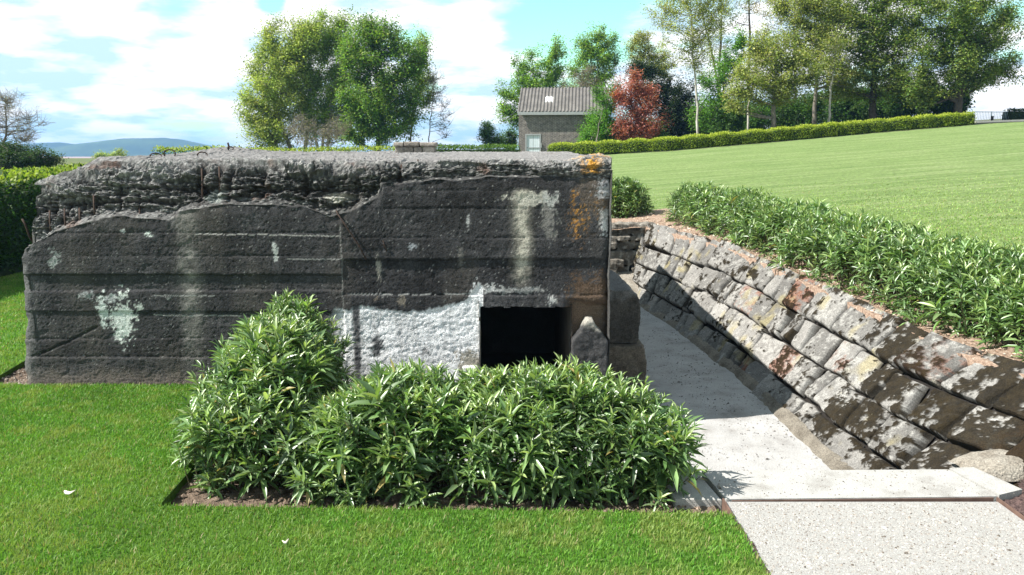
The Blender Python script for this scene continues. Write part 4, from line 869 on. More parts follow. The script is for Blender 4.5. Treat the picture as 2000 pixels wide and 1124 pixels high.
def litter(px, py, s, label, z=0.02, a=0.3):
    d = raydir(px, py); t = (z - EYE) / d[2]; p = np.array([0, 0, EYE]) + d * t
    b = MB(); n = 12; th = np.linspace(0, 2 * math.pi, n, endpoint=False); r = s * (1 + 0.15 * np.cos(3 * th))
    ring = np.c_[r * np.cos(th) * 1.4, r * np.sin(th) * 0.8, 0.012 * np.cos(2 * th)] @ rotz(a).T + p
    V = np.vstack([ring, ring + [0, 0, 0.003], p + [[0, 0, -.004]], p + [[0, 0, .0]]]); t_ = []
    for i in range(n): k = (i + 1) % n; t_ += [[2 * n + 1, n + i, n + k], [2 * n, k, i], [i, k, n + k], [i, n + k, n + i]]
    b.add(V, None, t_); return tag(b.build('fallen_leaf', M['litter']), label, 'leaf')
litter(136, 961, 0.030, 'pale dry fallen leaf lying alone on the front lawn', 0.045, 0.1)
litter(557, 1058, 0.016, 'tiny pale petal lying on the lawn near the front edge', 0.04, 0.6)

# ------------------------------------------------------------------ clipped hedges
def clip_hedge(name, label, path, width, hgt, zf, n_leaf, size, cols, top_cols, lump=0.0, lump_f=1.0, seed=0, rnd=0.25, coresc=0.86):
    P = np.array(path, float); s = np.r_[0, np.cumsum(np.hypot(*np.diff(P, axis=0).T))]
    root = thing(name, label, 'hedge', (P[:, 0].mean(), P[:, 1].mean(), float(zf(P[:, 0].mean(), P[:, 1].mean()))))
    def surf(t, th, sc=1.0):             # th 0..1 round the section: left foot, over the top, right foot
        x = np.interp(t, s, P[:, 0]); y = np.interp(t, s, P[:, 1])
        dx = np.interp(np.clip(t + .3, 0, s[-1]), s, P[:, 0]) - np.interp(np.clip(t - .3, 0, s[-1]), s, P[:, 0]); dy = np.interp(np.clip(t + .3, 0, s[-1]), s, P[:, 1]) - np.interp(np.clip(t - .3, 0, s[-1]), s, P[:, 1])
        l = np.hypot(dx, dy) + 1e-9; nx, ny = dy / l, -dx / l
        a = math.pi * (1 - th); ca, sa = np.cos(a), np.sin(a); p = 0.32
        ex = np.sign(ca) * np.abs(ca) ** p; ez = np.abs(sa) ** p
        lm = 1 + lump * (np.abs(np.sin(t * lump_f + 0.5 * np.sin(t * 0.37))) - 0.6) + 0.05 * fbm(t * 1.3, th * 4, o=3, s=seed)
        hh = hgt * (1 + 0.04 * fbm(t * 0.9, t * 0, o=3, s=seed + 2)) * (0.5 + 0.5 * lm)
        off = ex * width / 2 * sc * lm
        X = x + nx * off; Y = y + ny * off; return X, Y, zf(x, y) + ez * hh * sc, ex, ez, nx, ny
    T, TH = np.meshgrid(np.linspace(0, s[-1], max(8, int(s[-1] / 0.4))), np.linspace(0, 1, 15), indexing='ij')
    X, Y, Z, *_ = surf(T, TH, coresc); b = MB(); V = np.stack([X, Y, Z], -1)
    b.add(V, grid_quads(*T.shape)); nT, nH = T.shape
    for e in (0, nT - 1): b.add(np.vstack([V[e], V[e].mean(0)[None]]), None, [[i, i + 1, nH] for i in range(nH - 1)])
    b.build('light_block_core', M['core'], root)  # solid dark core added to stop light passing through the hedge
    t = rng.uniform(0, s[-1], n_leaf); th = rng.random(n_leaf)
    # even spread over the section's outline
    lut = np.linspace(0, 1, 400); a = math.pi * (1 - lut); lx = np.sign(np.cos(a)) * np.abs(np.cos(a)) ** .32 * width / 2; lz = np.abs(np.sin(a)) ** .32 * hgt
    cs = np.r_[0, np.cumsum(np.hypot(np.diff(lx), np.diff(lz)))]; th = np.interp(th * cs[-1], cs, lut)
    X, Y, Z, ex, ez, nx, ny = surf(t, th, 1.0); inn = rng.uniform(-0.10, 0.02, n_leaf) * min(1.0, width)
    ntop = sst(0.9, 1.0, ez) * (np.abs(ex) < 0.9)
    nrm = np.c_[nx * np.where(ntop > .5, 0.2 * ex, ex), ny * np.where(ntop > .5, 0.2 * ex, ex), np.where(ntop > .5, 1.0, 0.25)]
    Pp = np.c_[X, Y, Z] + nrm * inn[:, None] + rng.normal(0, 0.02, (n_leaf, 3))
    D = nrm * 0.55 + rng.normal(0, 0.6, (n_leaf, 3)) + [0, 0, 0.15]
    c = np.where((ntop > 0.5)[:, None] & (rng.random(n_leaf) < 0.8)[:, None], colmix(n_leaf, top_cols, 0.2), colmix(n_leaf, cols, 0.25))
    b = MB(); leaves(b, Pp, D, size * rng.uniform(0.7, 1.3, n_leaf), size * 0.62, c, roll=rng.uniform(-0.8, 0.8, n_leaf), lance=False); b.build('foliage', M['leaf'], root)
    return root
BE = [(0.018, 0.05, 0.008), (0.05, 0.12, 0.018)]; BET = [(0.16, 0.25, 0.03), (0.28, 0.34, 0.05)]  # dark flanks and bright top: shade and sunlight put into the leaf colours
clip_hedge('beech_hedge', 'tall dense clipped hedge with a top coloured bright as if sunlit at the left edge', [(-11.35, 11.5), (-11.35, 31)], 2.0, 2.02, lambda x, y: 0 * x + np.interp(y, [16, 30], [-0.02, 0.05]), 52000, 0.10, BE, BET, seed=3)
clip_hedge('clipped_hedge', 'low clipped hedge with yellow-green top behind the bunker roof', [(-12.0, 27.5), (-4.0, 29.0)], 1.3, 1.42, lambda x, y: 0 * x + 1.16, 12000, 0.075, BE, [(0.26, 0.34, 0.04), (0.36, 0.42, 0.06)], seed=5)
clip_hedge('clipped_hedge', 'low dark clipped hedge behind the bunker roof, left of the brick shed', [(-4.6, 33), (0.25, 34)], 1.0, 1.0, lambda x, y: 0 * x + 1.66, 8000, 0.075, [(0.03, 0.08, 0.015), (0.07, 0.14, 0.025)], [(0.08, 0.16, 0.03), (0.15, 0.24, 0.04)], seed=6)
YB = [(0.13, 0.20, 0.02), (0.26, 0.33, 0.04)]
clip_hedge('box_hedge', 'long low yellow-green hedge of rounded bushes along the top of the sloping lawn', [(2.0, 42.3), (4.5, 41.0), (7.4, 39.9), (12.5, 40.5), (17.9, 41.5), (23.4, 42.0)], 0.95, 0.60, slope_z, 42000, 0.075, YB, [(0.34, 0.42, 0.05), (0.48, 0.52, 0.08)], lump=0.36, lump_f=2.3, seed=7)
clip_hedge('dark_hedge', 'dark square clipped hedge at the right end of the railing', [(28.7, 47.6), (36, 48.2)], 1.0, 0.78, lambda x, y: 0 * x + 3.98, 6000, 0.09, [(0.010, 0.025, 0.008), (0.02, 0.045, 0.012)], [(0.02, 0.05, 0.015), (0.04, 0.08, 0.02)], seed=9)

# ------------------------------------------------------------------ trees
def gz_(x, y): return float(ground_h(np.array([float(x)]), np.array([float(y)]))[0])
def tree(name, label, cat, Y, base_px, blobs, cols, trunk_r=0.16, top=None, limbs=14, twigs=260, per=40, size=0.16, sig=0.34, bark='bark', stems=1, group=None,
         limb_from=0.22, up=0.5, dens_shell=0.45, lean=0.0, bare=False, seed=0, twr=0.012, spread=None):
    """blobs: (px, py, rx, ry) ellipses of the crown as proportions of the photo; they get an equal depth in the place."""
    global rng
    rng = np.random.default_rng(1000 + seed)
    per = int(per * 1.5); size *= 0.80; sig *= 0.85
    k = Y / FPX
    bx = (base_px - 1000) * k * 1.0; gz0 = gz_(bx, Y)
    B = [(at(px, py, Y)[0], at(px, py, Y)[2], rx * k, ry * k) for px, py, rx, ry in blobs]
    vol = np.array([b[2] * b[3] * b[2] for b in B]) ** 0.72; vol = vol / vol.sum()
    ztop = max(b[1] + b[3] for b in B); 
    cx = sum(b[0] * v for b, v in zip(B, vol))
    def crown(n, shell=dens_shell):
        i = rng.choice(len(B), n, p=vol); d = rand_dir(n); r = rng.random(n) ** shell
        b = np.array(B)[i]; dep = spread if spread else 0.85
        return np.c_[b[:, 0] + d[:, 0] * r * b[:, 2], Y + d[:, 1] * r * b[:, 2] * dep, b[:, 1] + d[:, 2] * r * b[:, 3]], np.c_[d[:, 0], d[:, 1], d[:, 2]]
    root = thing(name, label, cat, (bx, Y, gz0), group)
    tm = MB(); pts = []; prad = []
    tz = (gz0 + (ztop - gz0) * 0.84 if top is None else at(1000, top, Y)[2])
    for s_ in range(stems):
        sx = 0 if stems == 1 else rng.normal(0, 0.5) + (s_ - (stems - 1) / 2) * 0.5
        tx = cx if stems == 1 else B[s_ % len(B)][0] + rng.normal(0, 0.4)
        n = 14; f = np.linspace(0, 1, n); w = np.cumsum(rng.normal(0, 0.05, (n, 2)), 0) * 0.9; w[0] = 0
        zt2 = tz * (1 if stems == 1 else rng.uniform(0.8, 1.0)) + 0
        P = np.c_[bx + sx + (tx - bx - sx) * (0.6 * f + 0.4 * f ** 2) + lean * f + w[:, 0] * 0.8, Y + (0 if stems == 1 else rng.normal(0, .6)) + w[:, 1], gz0 - 0.1 + (zt2 - gz0) * f]
        rad = trunk_r * (0.10 + 0.9 * (1 - f) ** 0.9); rad[0] *= 1.25
        tube(tm, P, rad, 7); ff = np.linspace(limb_from, 1, 40)
        pts.append(np.c_[np.interp(ff, f, P[:, 0]), np.interp(ff, f, P[:, 1]), np.interp(ff, f, P[:, 2])]); prad.append(np.interp(ff, f, rad))
    stemP = np.concatenate(pts); stemR = np.concatenate(prad)
    tips, _ = crown(limbs, 0.3)
    limbP, limbR = [stemP], [stemR]
    for e in tips:
        cand = stemP[:, 2] < e[2] - 0.25 * np.hypot(stemP[:, 0] - e[0], stemP[:, 1] - e[1])
        if not cand.any(): cand = np.ones(len(stemP), bool)
        dd = np.linalg.norm(stemP - e, axis=1); dd[~cand] = 99; j = int(np.argmin(dd + rng.uniform(0, 0.5 * dd[cand].min() + .1, len(dd))))
        a = stemP[j]; r0 = stemR[j] * 0.6; n = 7; f = np.linspace(0, 1, n)[:, None]
        ln = np.linalg.norm(e - a); mid = (a + e) / 2 + np.array([0, 0, -0.16 * ln * up + 0.0]) + rng.normal(0, 0.07 * ln, 3)
        P = (1 - f) ** 2 * a + 2 * f * (1 - f) * mid + f ** 2 * e; rad = np.maximum(r0 * (1 - f[:, 0]) ** 0.8, 0.010)
        tube(tm, P, rad, 5); g = np.linspace(0.25, 1, 10); limbP.append(np.stack([np.interp(g, f[:, 0], P[:, c]) for c in range(3)], -1)); limbR.append(np.interp(g, f[:, 0], rad))
    LP = np.concatenate(limbP)
    tw, _ = crown(twigs)
    A = np.zeros_like(tw)
    for i, e in enumerate(tw):
        d = np.linalg.norm(LP - e, axis=1) + np.maximum(0, LP[:, 2] - e[2]) * 1.2; a = LP[int(np.argmin(d))]; A[i] = a
        m_ = (a + e) / 2 + rng.normal(0, 0.08, 3) * np.linalg.norm(e - a)
        tube(tm, [a, m_, e], [twr * 1.5, twr, twr * 0.5], 3, cap=False)
        if bare:
            for _ in range(5):
                f = rng.uniform(0.3, 1); q = a * (1 - f) + e * f; v = rng.normal(0, 1, 3); v[2] = abs(v[2]) * 0.8; v *= rng.uniform(0.3, 0.8) / np.linalg.norm(v)
                tube(tm, [q, q + v * 0.5 + rng.normal(0, .03, 3), q + v], [twr * 0.7, twr * 0.55, twr * 0.35], 3, cap=False)
    tm.build('trunk', M[bark], root)
    if per > 0:
        n = twigs * per; i = np.repeat(np.arange(twigs), per); f = rng.random(n) ** 0.6
        P = A[i] * (1 - f[:, None]) + tw[i] * f[:, None] * 1.0 + np.clip(rng.normal(0, sig, (n, 3)), -1.6 * sig, 1.6 * sig) * (0.35 + 0.65 * f[:, None])
        tone = np.clip(1 + 0.22 * rng.normal(size=twigs), 0.5, 1.6)[i]; hue = rng.random(twigs)[i]
        c = colmix(n, cols, 0.18) * tone[:, None]; c = c * (1 + 0.18 * (hue[:, None] - 0.5) * np.array([1.2, 0.1, 0.4]))
        D = rng.normal(0, 1, (n, 3)); D[:, 2] = 0.55 * D[:, 2] - 0.25
        b = MB(); leaves(b, P, D, size * rng.uniform(0.6, 1.35, n), size * 0.6 * rng.uniform(0.7, 1.2, n), np.clip(c, 0.005, 1), roll=rng.normal(0, 0.55, n), lance=False); b.build('crown', M['leaf'], root)
    return root
OLV = [(0.20, 0.28, 0.055), (0.31, 0.39, 0.09), (0.41, 0.44, 0.14)]
MID = [(0.10, 0.22, 0.03), (0.19, 0.34, 0.05), (0.29, 0.42, 0.08)]
DRK = [(0.028, 0.072, 0.014), (0.062, 0.125, 0.026)]
BRZ = [(0.16, 0.215, 0.052), (0.27, 0.325, 0.085), (0.38, 0.38, 0.14)]
BRI = [(0.08, 0.23, 0.02), (0.16, 0.34, 0.035), (0.24, 0.42, 0.05)]
YEL = [(0.24, 0.28, 0.06), (0.36, 0.37, 0.11)]
RED = [(0.26, 0.075, 0.055), (0.38, 0.12, 0.09), (0.48, 0.20, 0.15)]
GRY = [(0.28, 0.26, 0.17), (0.40, 0.36, 0.25)]
# the round clump left of centre
tree('broadleaf_tree', 'leftmost olive-green tree of the round clump behind the bunker', 'tree', 56, 545, [(540, 190, 78, 110), (565, 110, 66, 75), (505, 235, 42, 62), (600, 70, 52, 42)], OLV, 0.16, limbs=30, twigs=760, per=46, size=0.19, sig=0.36, stems=3, seed=1, limb_from=0.08)
tree('broadleaf_tree', 'slender-stemmed olive tree in the middle of the round clump', 'tree', 57, 628, [(640, 150, 66, 118), (640, 72, 52, 50), (600, 200, 55, 70), (672, 190, 50, 84), (676, 62, 34, 44), (640, 235, 60, 40)], OLV[:2] + MID[1:2], 0.11, limbs=30, twigs=800, per=42, size=0.18, sig=0.34, bark='bark_pale', stems=5, seed=2, limb_from=0.2)
tree('broadleaf_tree', 'dense dark green tree on the right of the round clump, leafy to the ground', 'tree', 54, 745, [(745, 150, 88, 120), (712, 85, 58, 60), (765, 225, 72, 58), (795, 120, 40, 70), (712, 55, 26, 34), (705, 210, 46, 66), (690, 250, 34, 36)], MID[:2] + DRK[1:2] + OLV[1:2], 0.2, limbs=30, twigs=820, per=48, size=0.20, sig=0.30, seed=3, limb_from=0.05)
tree('broadleaf_tree', 'thin olive tree half hidden at the right flank of the round clump', 'tree', 58, 800, [(815, 150, 34, 75), (820, 95, 25, 40), (835, 175, 22, 40)], OLV[:2] + MID[:1], 0.08, limbs=14, twigs=190, per=38, size=0.17, sig=0.32, seed=4)
tree('bare_tree', 'small almost leafless tree at the right edge of the round clump', 'tree', 55, 838, [(855, 205, 34, 62), (842, 160, 22, 30), (868, 235, 25, 38)], GRY, 0.05, limbs=12, twigs=90, per=5, size=0.09, sig=0.2, bare=True, seed=5, bark='bark', twr=0.012)
tree('bare_shrub', 'tangled grey leafless undergrowth at the foot of the round clump', 'shrub', 52, 618, [(618, 262, 68, 28), (590, 248, 30, 28), (660, 255, 30, 32)], GRY, 0.03, limbs=20, twigs=160, per=8, size=0.09, sig=0.2, bare=True, stems=7, seed=6, twr=0.011)
# far left
tree('bare_tree', 'budding leafless tree at the far left above the dark shrub', 'tree', 40, 18, [(15, 235, 70, 62), (55, 255, 45, 40), (-15, 215, 40, 45)], GRY, 0.09, limbs=16, twigs=190, per=7, size=0.075, sig=0.14, bare=True, bark='bark', seed=7, twr=0.010)
tree('evergreen_shrub', 'dark green spreading shrub behind the tall hedge at the far left', 'shrub', 33, 30, [(30, 312, 86, 26), (15, 295, 45, 20), (80, 318, 36, 14)], [(0.012, 0.035, 0.010), (0.035, 0.075, 0.018), (0.06, 0.11, 0.03)], 0.06, limbs=14, twigs=320, per=44, size=0.11, sig=0.16, stems=3, seed=8)
tree('broadleaf_tree', 'small far green tree in front of the blue hills', 'tree', 120, 232, [(236, 301, 16, 11), (224, 307, 18, 8)], OLV, 0.1, limbs=8, twigs=70, per=30, size=0.26, sig=0.35, seed=9)
tree('broadleaf_tree', 'low far bush on the plain, left of the small far tree', 'tree', 118, 196, [(198, 306, 14, 8)], OLV, 0.08, limbs=6, twigs=40, per=30, size=0.26, sig=0.35, seed=10)
# round the brick shed
tree('young_conifer', 'small bushy green tree left of the brick shed above the dark hedge', 'tree', 56, 957, [(955, 268, 20, 24), (948, 252, 12, 16), (972, 275, 18, 18)], [(0.05, 0.12, 0.03), (0.09, 0.17, 0.05)], 0.05, limbs=10, twigs=120, per=34, size=0.14, sig=0.22, seed=11)
tree('young_conifer', 'dark bushy young tree touching the left wall of the brick shed', 'tree', 58, 996, [(996, 275, 18, 22)], DRK, 0.05, limbs=8, twigs=80, per=34, size=0.14, sig=0.2, seed=12)
tree('poplar_tree', 'airy bright green poplar rising behind the left side of the brick shed', 'tree', 64, 1052, [(1050, 165, 50, 62), (1085, 115, 28, 50), (1005, 185, 40, 42), (985, 215, 24, 34), (1020, 130, 22, 36), (1080, 170, 34, 50), (1005, 240, 24, 36), (1090, 80, 12, 24)], MID, 0.13, limbs=30, twigs=560, per=30, size=0.19, sig=0.26, seed=13)
tree('poplar_tree', 'airy green poplar behind the right side of the brick shed roof', 'tree', 66, 1165, [(1165, 110, 40, 58), (1145, 90, 28, 36), (1192, 100, 26, 38), (1130, 150, 30, 40), (1175, 170, 40, 46), (1155, 62, 10, 22)], MID[:2] + OLV[1:2], 0.12, limbs=24, twigs=460, per=30, size=0.19, sig=0.26, seed=14)
tree('willow_tree', 'grey almost leafless bush overhanging the shed roof', 'tree', 56, 1140, [(1125, 185, 38, 46), (1150, 160, 30, 34)], GRY, 0.05, limbs=14, twigs=130, per=9, size=0.10, sig=0.2, bare=True, seed=15, twr=0.011)
tree('broadleaf_shrub', 'bright green shrub covering the right corner of the brick shed', 'shrub', 50.5, 1168, [(1168, 255, 38, 34), (1182, 200, 30, 42), (1150, 268, 26, 24), (1190, 250, 24, 36)], BRI[:2] + MID[:1], 0.06, limbs=14, twigs=280, per=36, size=0.14, sig=0.22, stems=3, seed=16)
tree('red_maple', 'copper-red leaved tree standing right of the brick shed', 'tree', 50, 1245, [(1245, 215, 50, 46), (1232, 165, 32, 34), (1220, 195, 36, 30), (1270, 235, 40, 36), (1240, 258, 50, 24), (1265, 180, 26, 26)], RED, 0.09, limbs=20, twigs=380, per=34, size=0.15, sig=0.22, seed=17, limb_from=0.15, bark='bark_pale')
tree('broadleaf_tree', 'pale yellow-green feathery tree behind the red tree', 'tree', 66, 1265, [(1262, 110, 46, 46), (1240, 90, 26, 30), (1290, 130, 34, 40)], YEL, 0.09, limbs=16, twigs=300, per=34, size=0.15, sig=0.28, seed=18)
tree('yew_tree', 'dark bushy evergreen directly behind the red tree', 'tree', 56, 1285, [(1265, 165, 46, 46), (1320, 200, 50, 60), (1340, 245, 62, 40), (1240, 140, 26, 24), (1330, 225, 50, 44)], [(0.010, 0.028, 0.010), (0.03, 0.055, 0.018), (0.055, 0.075, 0.03)], 0.14, limbs=18, twigs=560, per=44, size=0.17, sig=0.28, seed=19)
tree('birch_tree', 'tall weeping birch with a thin white trunk and drooping yellow-green twigs', 'tree', 47, 1357, [(1335, 45, 62, 60), (1300, 20, 40, 40), (1345, 100, 44, 45), (1385, 60, 40, 60), (1345, -30, 60, 50), (1400, 10, 40, 50)], YEL + OLV[1:2], 0.085, limbs=28, twigs=400, per=22, size=0.14, sig=0.26, bark='bark_pale', seed=20, limb_from=0.4, top=-60)
tree('broadleaf_tree', 'tall thin-limbed tree with upright grey branches between the birch and the green tree', 'tree', 58, 1400, [(1400, 50, 40, 80), (1430, 0, 40, 60), (1390, -40, 60, 60), (1375, 120, 30, 60)], OLV + GRY[:1], 0.15, limbs=20, twigs=240, per=20, size=0.15, sig=0.28, seed=21, stems=3, limb_from=0.3)
tree('tall_ash', 'nearly bare tall tree with a straight dark trunk above the green trees', 'tree', 62, 1452, [(1452, 20, 34, 60), (1475, -30, 50, 50), (1440, -40, 40, 50)], GRY, 0.16, limbs=14, twigs=90, per=4, size=0.12, sig=0.3, bare=True, seed=22, limb_from=0.4, bark='bark_dark', top=-80)
tree('broadleaf_tree', 'fresh bright green tree right of the white birch trunk', 'tree', 53, 1400, [(1400, 170, 42, 60), (1440, 110, 28, 50), (1385, 225, 45, 36), (1425, 215, 40, 44), (1445, 75, 14, 26)], BRI[:2] + DRK[1:2], 0.11, limbs=20, twigs=360, per=36, size=0.16, sig=0.26, seed=23)
# the wood on the right
tree('cherry_tree', 'bronze-leaved spreading tree with a short forked trunk behind the long hedge', 'tree', 44.5, 1497, [(1500, 150, 70, 58), (1450, 175, 44, 44), (1550, 160, 52, 50), (1500, 95, 52, 40), (1570, 120, 40, 40)], BRZ, 0.17, limbs=26, twigs=560, per=32, size=0.15, sig=0.26, seed=24, limb_from=0.30, top=110)
tree('leaning_tree', 'pale thin trunk leaning right, leftmost of the wood behind the long hedge', 'tree', 46, 1454, [(1478, 130, 30, 40), (1485, 90, 26, 40)], BRZ, 0.075, limbs=8, twigs=70, per=20, size=0.14, sig=0.24, bark='bark_pale', seed=25, limb_from=0.5)
tree('broadleaf_tree', 'bronze tree with leaning dark trunk right of the forked tree', 'tree', 48, 1578, [(1600, 110, 60, 60), (1570, 60, 50, 50), (1620, 40, 56, 56), (1560, 0, 60, 46), (1640, 150, 44, 44)], BRZ, 0.14, limbs=26, twigs=560, per=32, size=0.16, sig=0.26, seed=26, limb_from=0.3)
tree('leaning_tree', 'pale grey trunk with a stub, third from the left behind the long hedge', 'tree', 45.5, 1606, [(1625, 120, 36, 44), (1640, 85, 30, 40)], BRZ, 0.085, limbs=8, twigs=80, per=22, size=0.14, sig=0.24, bark='bark_pale', seed=27, limb_from=0.5)
tree('broadleaf_tree', 'pale bare-topped tree rising above the bronze trees at the photo top', 'tree', 60, 1545, [(1540, 20, 60, 60), (1500, -10, 50, 50), (1600, -20, 60, 50)], GRY + BRZ[2:], 0.13, limbs=20, twigs=300, per=20, size=0.15, sig=0.3, bare=False, seed=28, limb_from=0.3)
tree('broadleaf_tree', 'large olive-green spreading tree with a stout dark trunk in the wood', 'tree', 49, 1693, [(1700, 120, 86, 80), (1660, 50, 70, 60), (1740, 40, 84, 64), (1690, -30, 90, 50), (1760, 150, 56, 54), (1650, 170, 46, 36)], BRZ[:2] + MID[:1], 0.24, limbs=36, twigs=900, per=38, size=0.17, sig=0.26, seed=29, limb_from=0.25, bark='bark_dark')
tree('beech_tree', 'large dark spreading tree at the right with low branches reaching over the railing', 'tree', 47, 1850, [(1840, 120, 84, 76), (1900, 100, 76, 60), (1850, 20, 100, 66), (1950, 130, 50, 34), (1940, 40, 66, 60), (1800, 170, 50, 46), (1890, 150, 56, 30), (1990, 150, 26, 22)], DRK[1:] + BRZ[:2] + MID[:1], 0.26, limbs=40, twigs=950, per=38, size=0.17, sig=0.25, seed=30, limb_from=0.2, bark='bark_dark')
for i, (px, Yt, w, h, lab) in enumerate(((1440, 52, 60, 40, 'dark leafy undergrowth below the bright green tree'), (1560, 53, 60, 38, 'dark leafy undergrowth between the forked and leaning trunks'), (1670, 54, 62, 42, 'dark leafy undergrowth around the stout dark trunk'),
                                         (1780, 53, 66, 44, 'dark leafy undergrowth between the two largest trees'), (1850, 50, 36, 36, 'dark leafy undergrowth at the right end of the wood'),
                                         (1500, 57, 66, 44, 'dark leafy undergrowth behind the short forked trunk'), (1620, 58, 64, 46, 'dark leafy undergrowth behind the two pale leaning trunks'), (1725, 58, 66, 48, 'dark leafy undergrowth right of the stout dark trunk'), (1370, 56, 50, 36, 'dark leafy undergrowth at the foot of the white birch trunk'), (1245, 55, 60, 26, 'dark leafy undergrowth showing through the foot of the red tree'))):
    yb_ = [255, 240, 228, 218, 212, 246, 232, 222, 258, 278][i]
    tree('undergrowth_shrub', lab, 'shrub', Yt, px, [(px, yb_ - 10, w, h), (px + 22, yb_ - 28, w * .6, h * .7), (px - 28, yb_ - 22, w * .6, h * .7)], DRK + MID[:1], 0.05, limbs=10, twigs=300, per=40, size=0.18, sig=0.28, stems=3, seed=40 + i, group='undergrowth in the wood')

# ------------------------------------------------------------------ the brick shed
ang = R(-5); O = np.array([at(1013, 290, 52)[0], 52.0, 0.0]); gz0 = 1.3; EAVE = at(1012, 219, 52)[2]; RIDGE = EAVE + 1.5; BW, BDp = 5.6, 5.4
shed = thing('brick_shed', 'small grey-brown brick shed with a corrugated roof and white double door', 'shed', (O[0], O[1], gz0))
def shp(mbx): 
    for i in range(len(mbx.v)): mbx.v[i] = mbx.v[i] @ rotz(ang).T + np.array([O[0], O[1], 0])
    return mbx
dx0, dx1, dz1 = 0.42, 1.42, at(1040, 262, 52)[2]
b = MB()
for x0_, x1_, z0_, z1_ in ((0, dx0, gz0, EAVE), (dx1, BW, gz0, EAVE), (dx0, dx1, dz1, EAVE)): box(b, (x0_, 0, z0_), (x1_, 0.25, z1_))
box(b, (0, 0.25, gz0), (0.25, BDp, EAVE)); box(b, (BW - .25, 0.25, gz0), (BW, BDp, EAVE)); box(b, (0.25, BDp - .25, gz0), (BW - .25, BDp, EAVE))
for x0_ in (0.0, BW - 0.25):             # gables
    V = [[x0_ + a, y, z] for a in (0, 0.25) for y, z in ((0, EAVE), (BDp, EAVE), (BDp / 2, RIDGE))]
    b.add(V, [[0, 3, 4, 1], [1, 4, 5, 2], [2, 5, 3, 0]], [[0, 1, 2], [3, 5, 4]])
shp(b).build('wall', M['brick'], shed, smooth=False)
b = MB(); xs_ = np.linspace(-0.06, BW + 0.1, 420); prof2 = 0.035 * np.cos(xs_ * 2 * math.pi / 0.22)
sl = [(-0.28, EAVE - 0.08), (BDp / 2, RIDGE + 0.08), (BDp + 0.28, EAVE - 0.08)]
V = []
for yy, zz_ in sl: V.append(np.c_[xs_, np.full_like(xs_, yy), zz_ + 0.10 + prof2])
b.add(np.array(V), grid_quads(3, len(xs_))); b.add(np.array(V) - [0, 0, 0.02], grid_quads(3, len(xs_))[:, ::-1]); roof = shp(b).build('roof', M['roof'], shed)
b = MB(); box(b, (-0.05, -0.30, EAVE - 0.20), (BW + 0.05, -0.2, EAVE - 0.01)); shp(b).build('fascia', M['frame_grey'], shed, smooth=False)
b = MB(); f0, f1 = 0.52, 0.64; px_ = np.linspace(1.62, 2.12, 40)
V = [np.c_[px_, np.full_like(px_, -0.28 + f * (BDp / 2 + 0.28)), EAVE - 0.08 + f * (RIDGE + 0.16 - EAVE) + 0.118 + 0.035 * np.cos(px_ * 2 * math.pi / 0.22)] for f in (0.38, 0.60)]
b.add(np.array(V), grid_quads(2, 40)); shp(b).build('skylight_sheet', M['pale_plastic'], shed)
b = MB(); 
for x0_, x1_ in ((dx0 + 0.003, dx0 + 0.09), (dx1 - 0.09, dx1 - 0.003)): box(b, (x0_, -0.03, gz0), (x1_, 0.2, dz1 - 0.09))
box(b, (dx0 + 0.003, -0.03, dz1 - 0.088), (dx1 - 0.003, 0.2, dz1 - 0.003)); shp(b).build('door_frame', M['frame_grey'], shed, smooth=False)
door = None
for x0_, x1_ in ((dx0 + 0.093, (dx0 + dx1) / 2 - 0.008), ((dx0 + dx1) / 2 + 0.008, dx1 - 0.093)):
    b = MB(); w_ = (x1_ - x0_) / 3
    for i in range(3): box(b, (x0_ + i * w_ + 0.004, 0.03, gz0), (x0_ + (i + 1) * w_ - 0.004, 0.07, dz1 - 0.092))
    shp(b); door = b.build('door_leaf', M['door_white'], shed, smooth=False)
b = MB(); zb_ = at(1040, 289, 52)[2]; box(b, (dx0 + 0.10, 0.0, zb_ - 0.03), (dx1 - 0.10, 0.027, zb_ + 0.03)); shp(b).build('door_bar', M['frame_grey'], shed, smooth=False)
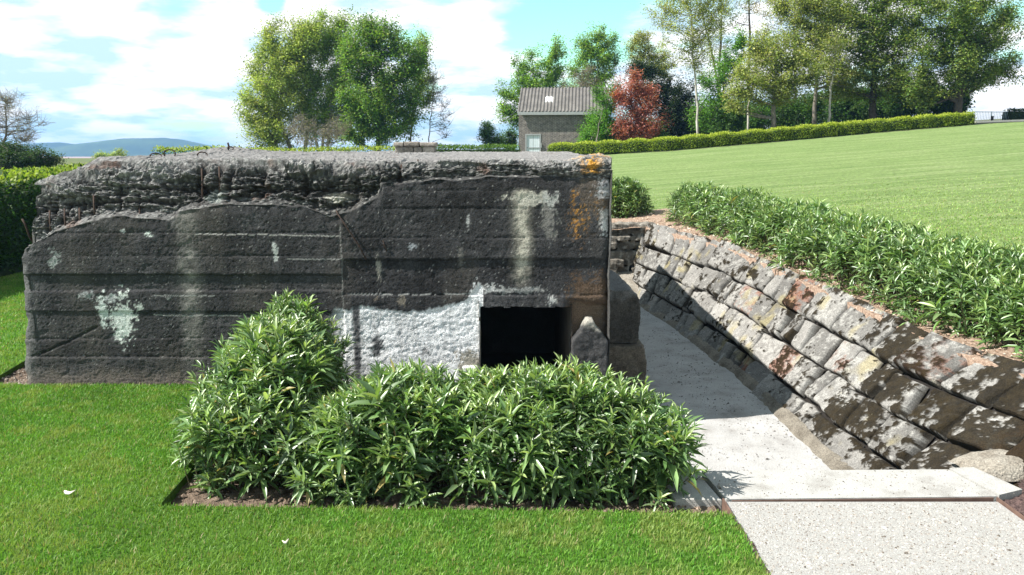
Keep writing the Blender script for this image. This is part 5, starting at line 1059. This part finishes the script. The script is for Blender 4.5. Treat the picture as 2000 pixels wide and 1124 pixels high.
b = MB(); box(b, (dx1 - 0.05, -0.10, zb_ + 0.0), (dx1 + 0.05, -0.033, zb_ + 0.28)); shp(b).build('lock_box', M['frame_grey'], shed, smooth=False)

# railing, bollard beyond the lawn
ra, rb = at(1897, 240, 47.2), at(1973, 238, 47.6); gzr = 3.98; rtop = at(1930, 219, 47.4)[2]
rail = thing('metal_railing', 'pale blue-grey metal railing of thin upright bars at the far right', 'railing', ((ra[0] + rb[0]) / 2, 47.4, gzr))
dv = (rb - ra)[:2]; ln = np.hypot(*dv); dv = dv / ln
b = MB()
for i in range(25):
    p = ra[:2] + dv * ln * (i + .5) / 25; tube(b, [[p[0], p[1], gzr + 0.10], [p[0], p[1], rtop - 0.015]], 0.012, 5)
b.build('bars', M['railing'], rail)
for z in (gzr + 0.09, rtop):
    b = MB(); tube(b, [[ra[0], ra[1], z], [rb[0], rb[1], z]], 0.022, 6); b.build('rail', M['railing'], rail)
for f in (0, 0.5, 1.0):
    p = ra[:2] + dv * ln * f; b = MB(); tube(b, [[p[0], p[1], gzr - .1], [p[0], p[1], rtop + 0.03]], 0.03, 6); b.build('post', M['railing'], rail)
p = at(1937, 240, 46.6); b = MB(); zp = at(1937, 227, 46.6)[2]
tube(b, [[p[0], p[1], gzr - .1], [p[0], p[1], gzr + 0.02], [p[0], p[1], zp - 0.05], [p[0], p[1], zp - 0.02], [p[0], p[1], zp]], [0.085, 0.075, 0.075, 0.09, 0.06], 10)
tag(b.build('bollard', M['dark_metal']), 'short dark bollard standing in front of the pale railing', 'bollard')

# ------------------------------------------------------------------ the air
hz_m = bpy.data.materials.new('haze'); hz_m.use_nodes = True; t = hz_m.node_tree
for n in list(t.nodes): t.nodes.remove(n)
pv = t.nodes.new('ShaderNodeVolumePrincipled'); pv.inputs['Color'].default_value = (0.30, 0.58, 1.0, 1); pv.inputs['Density'].default_value = 0.00036; pv.inputs['Anisotropy'].default_value = 0.2
ov = t.nodes.new('ShaderNodeOutputMaterial'); t.links.new(pv.outputs[0], ov.inputs['Volume'])
b = MB(); box(b, (-2010, -70, -45), (2010, 2420, 40)); hz = b.build('haze', hz_m, smooth=False); tag(hz, kind='stuff')
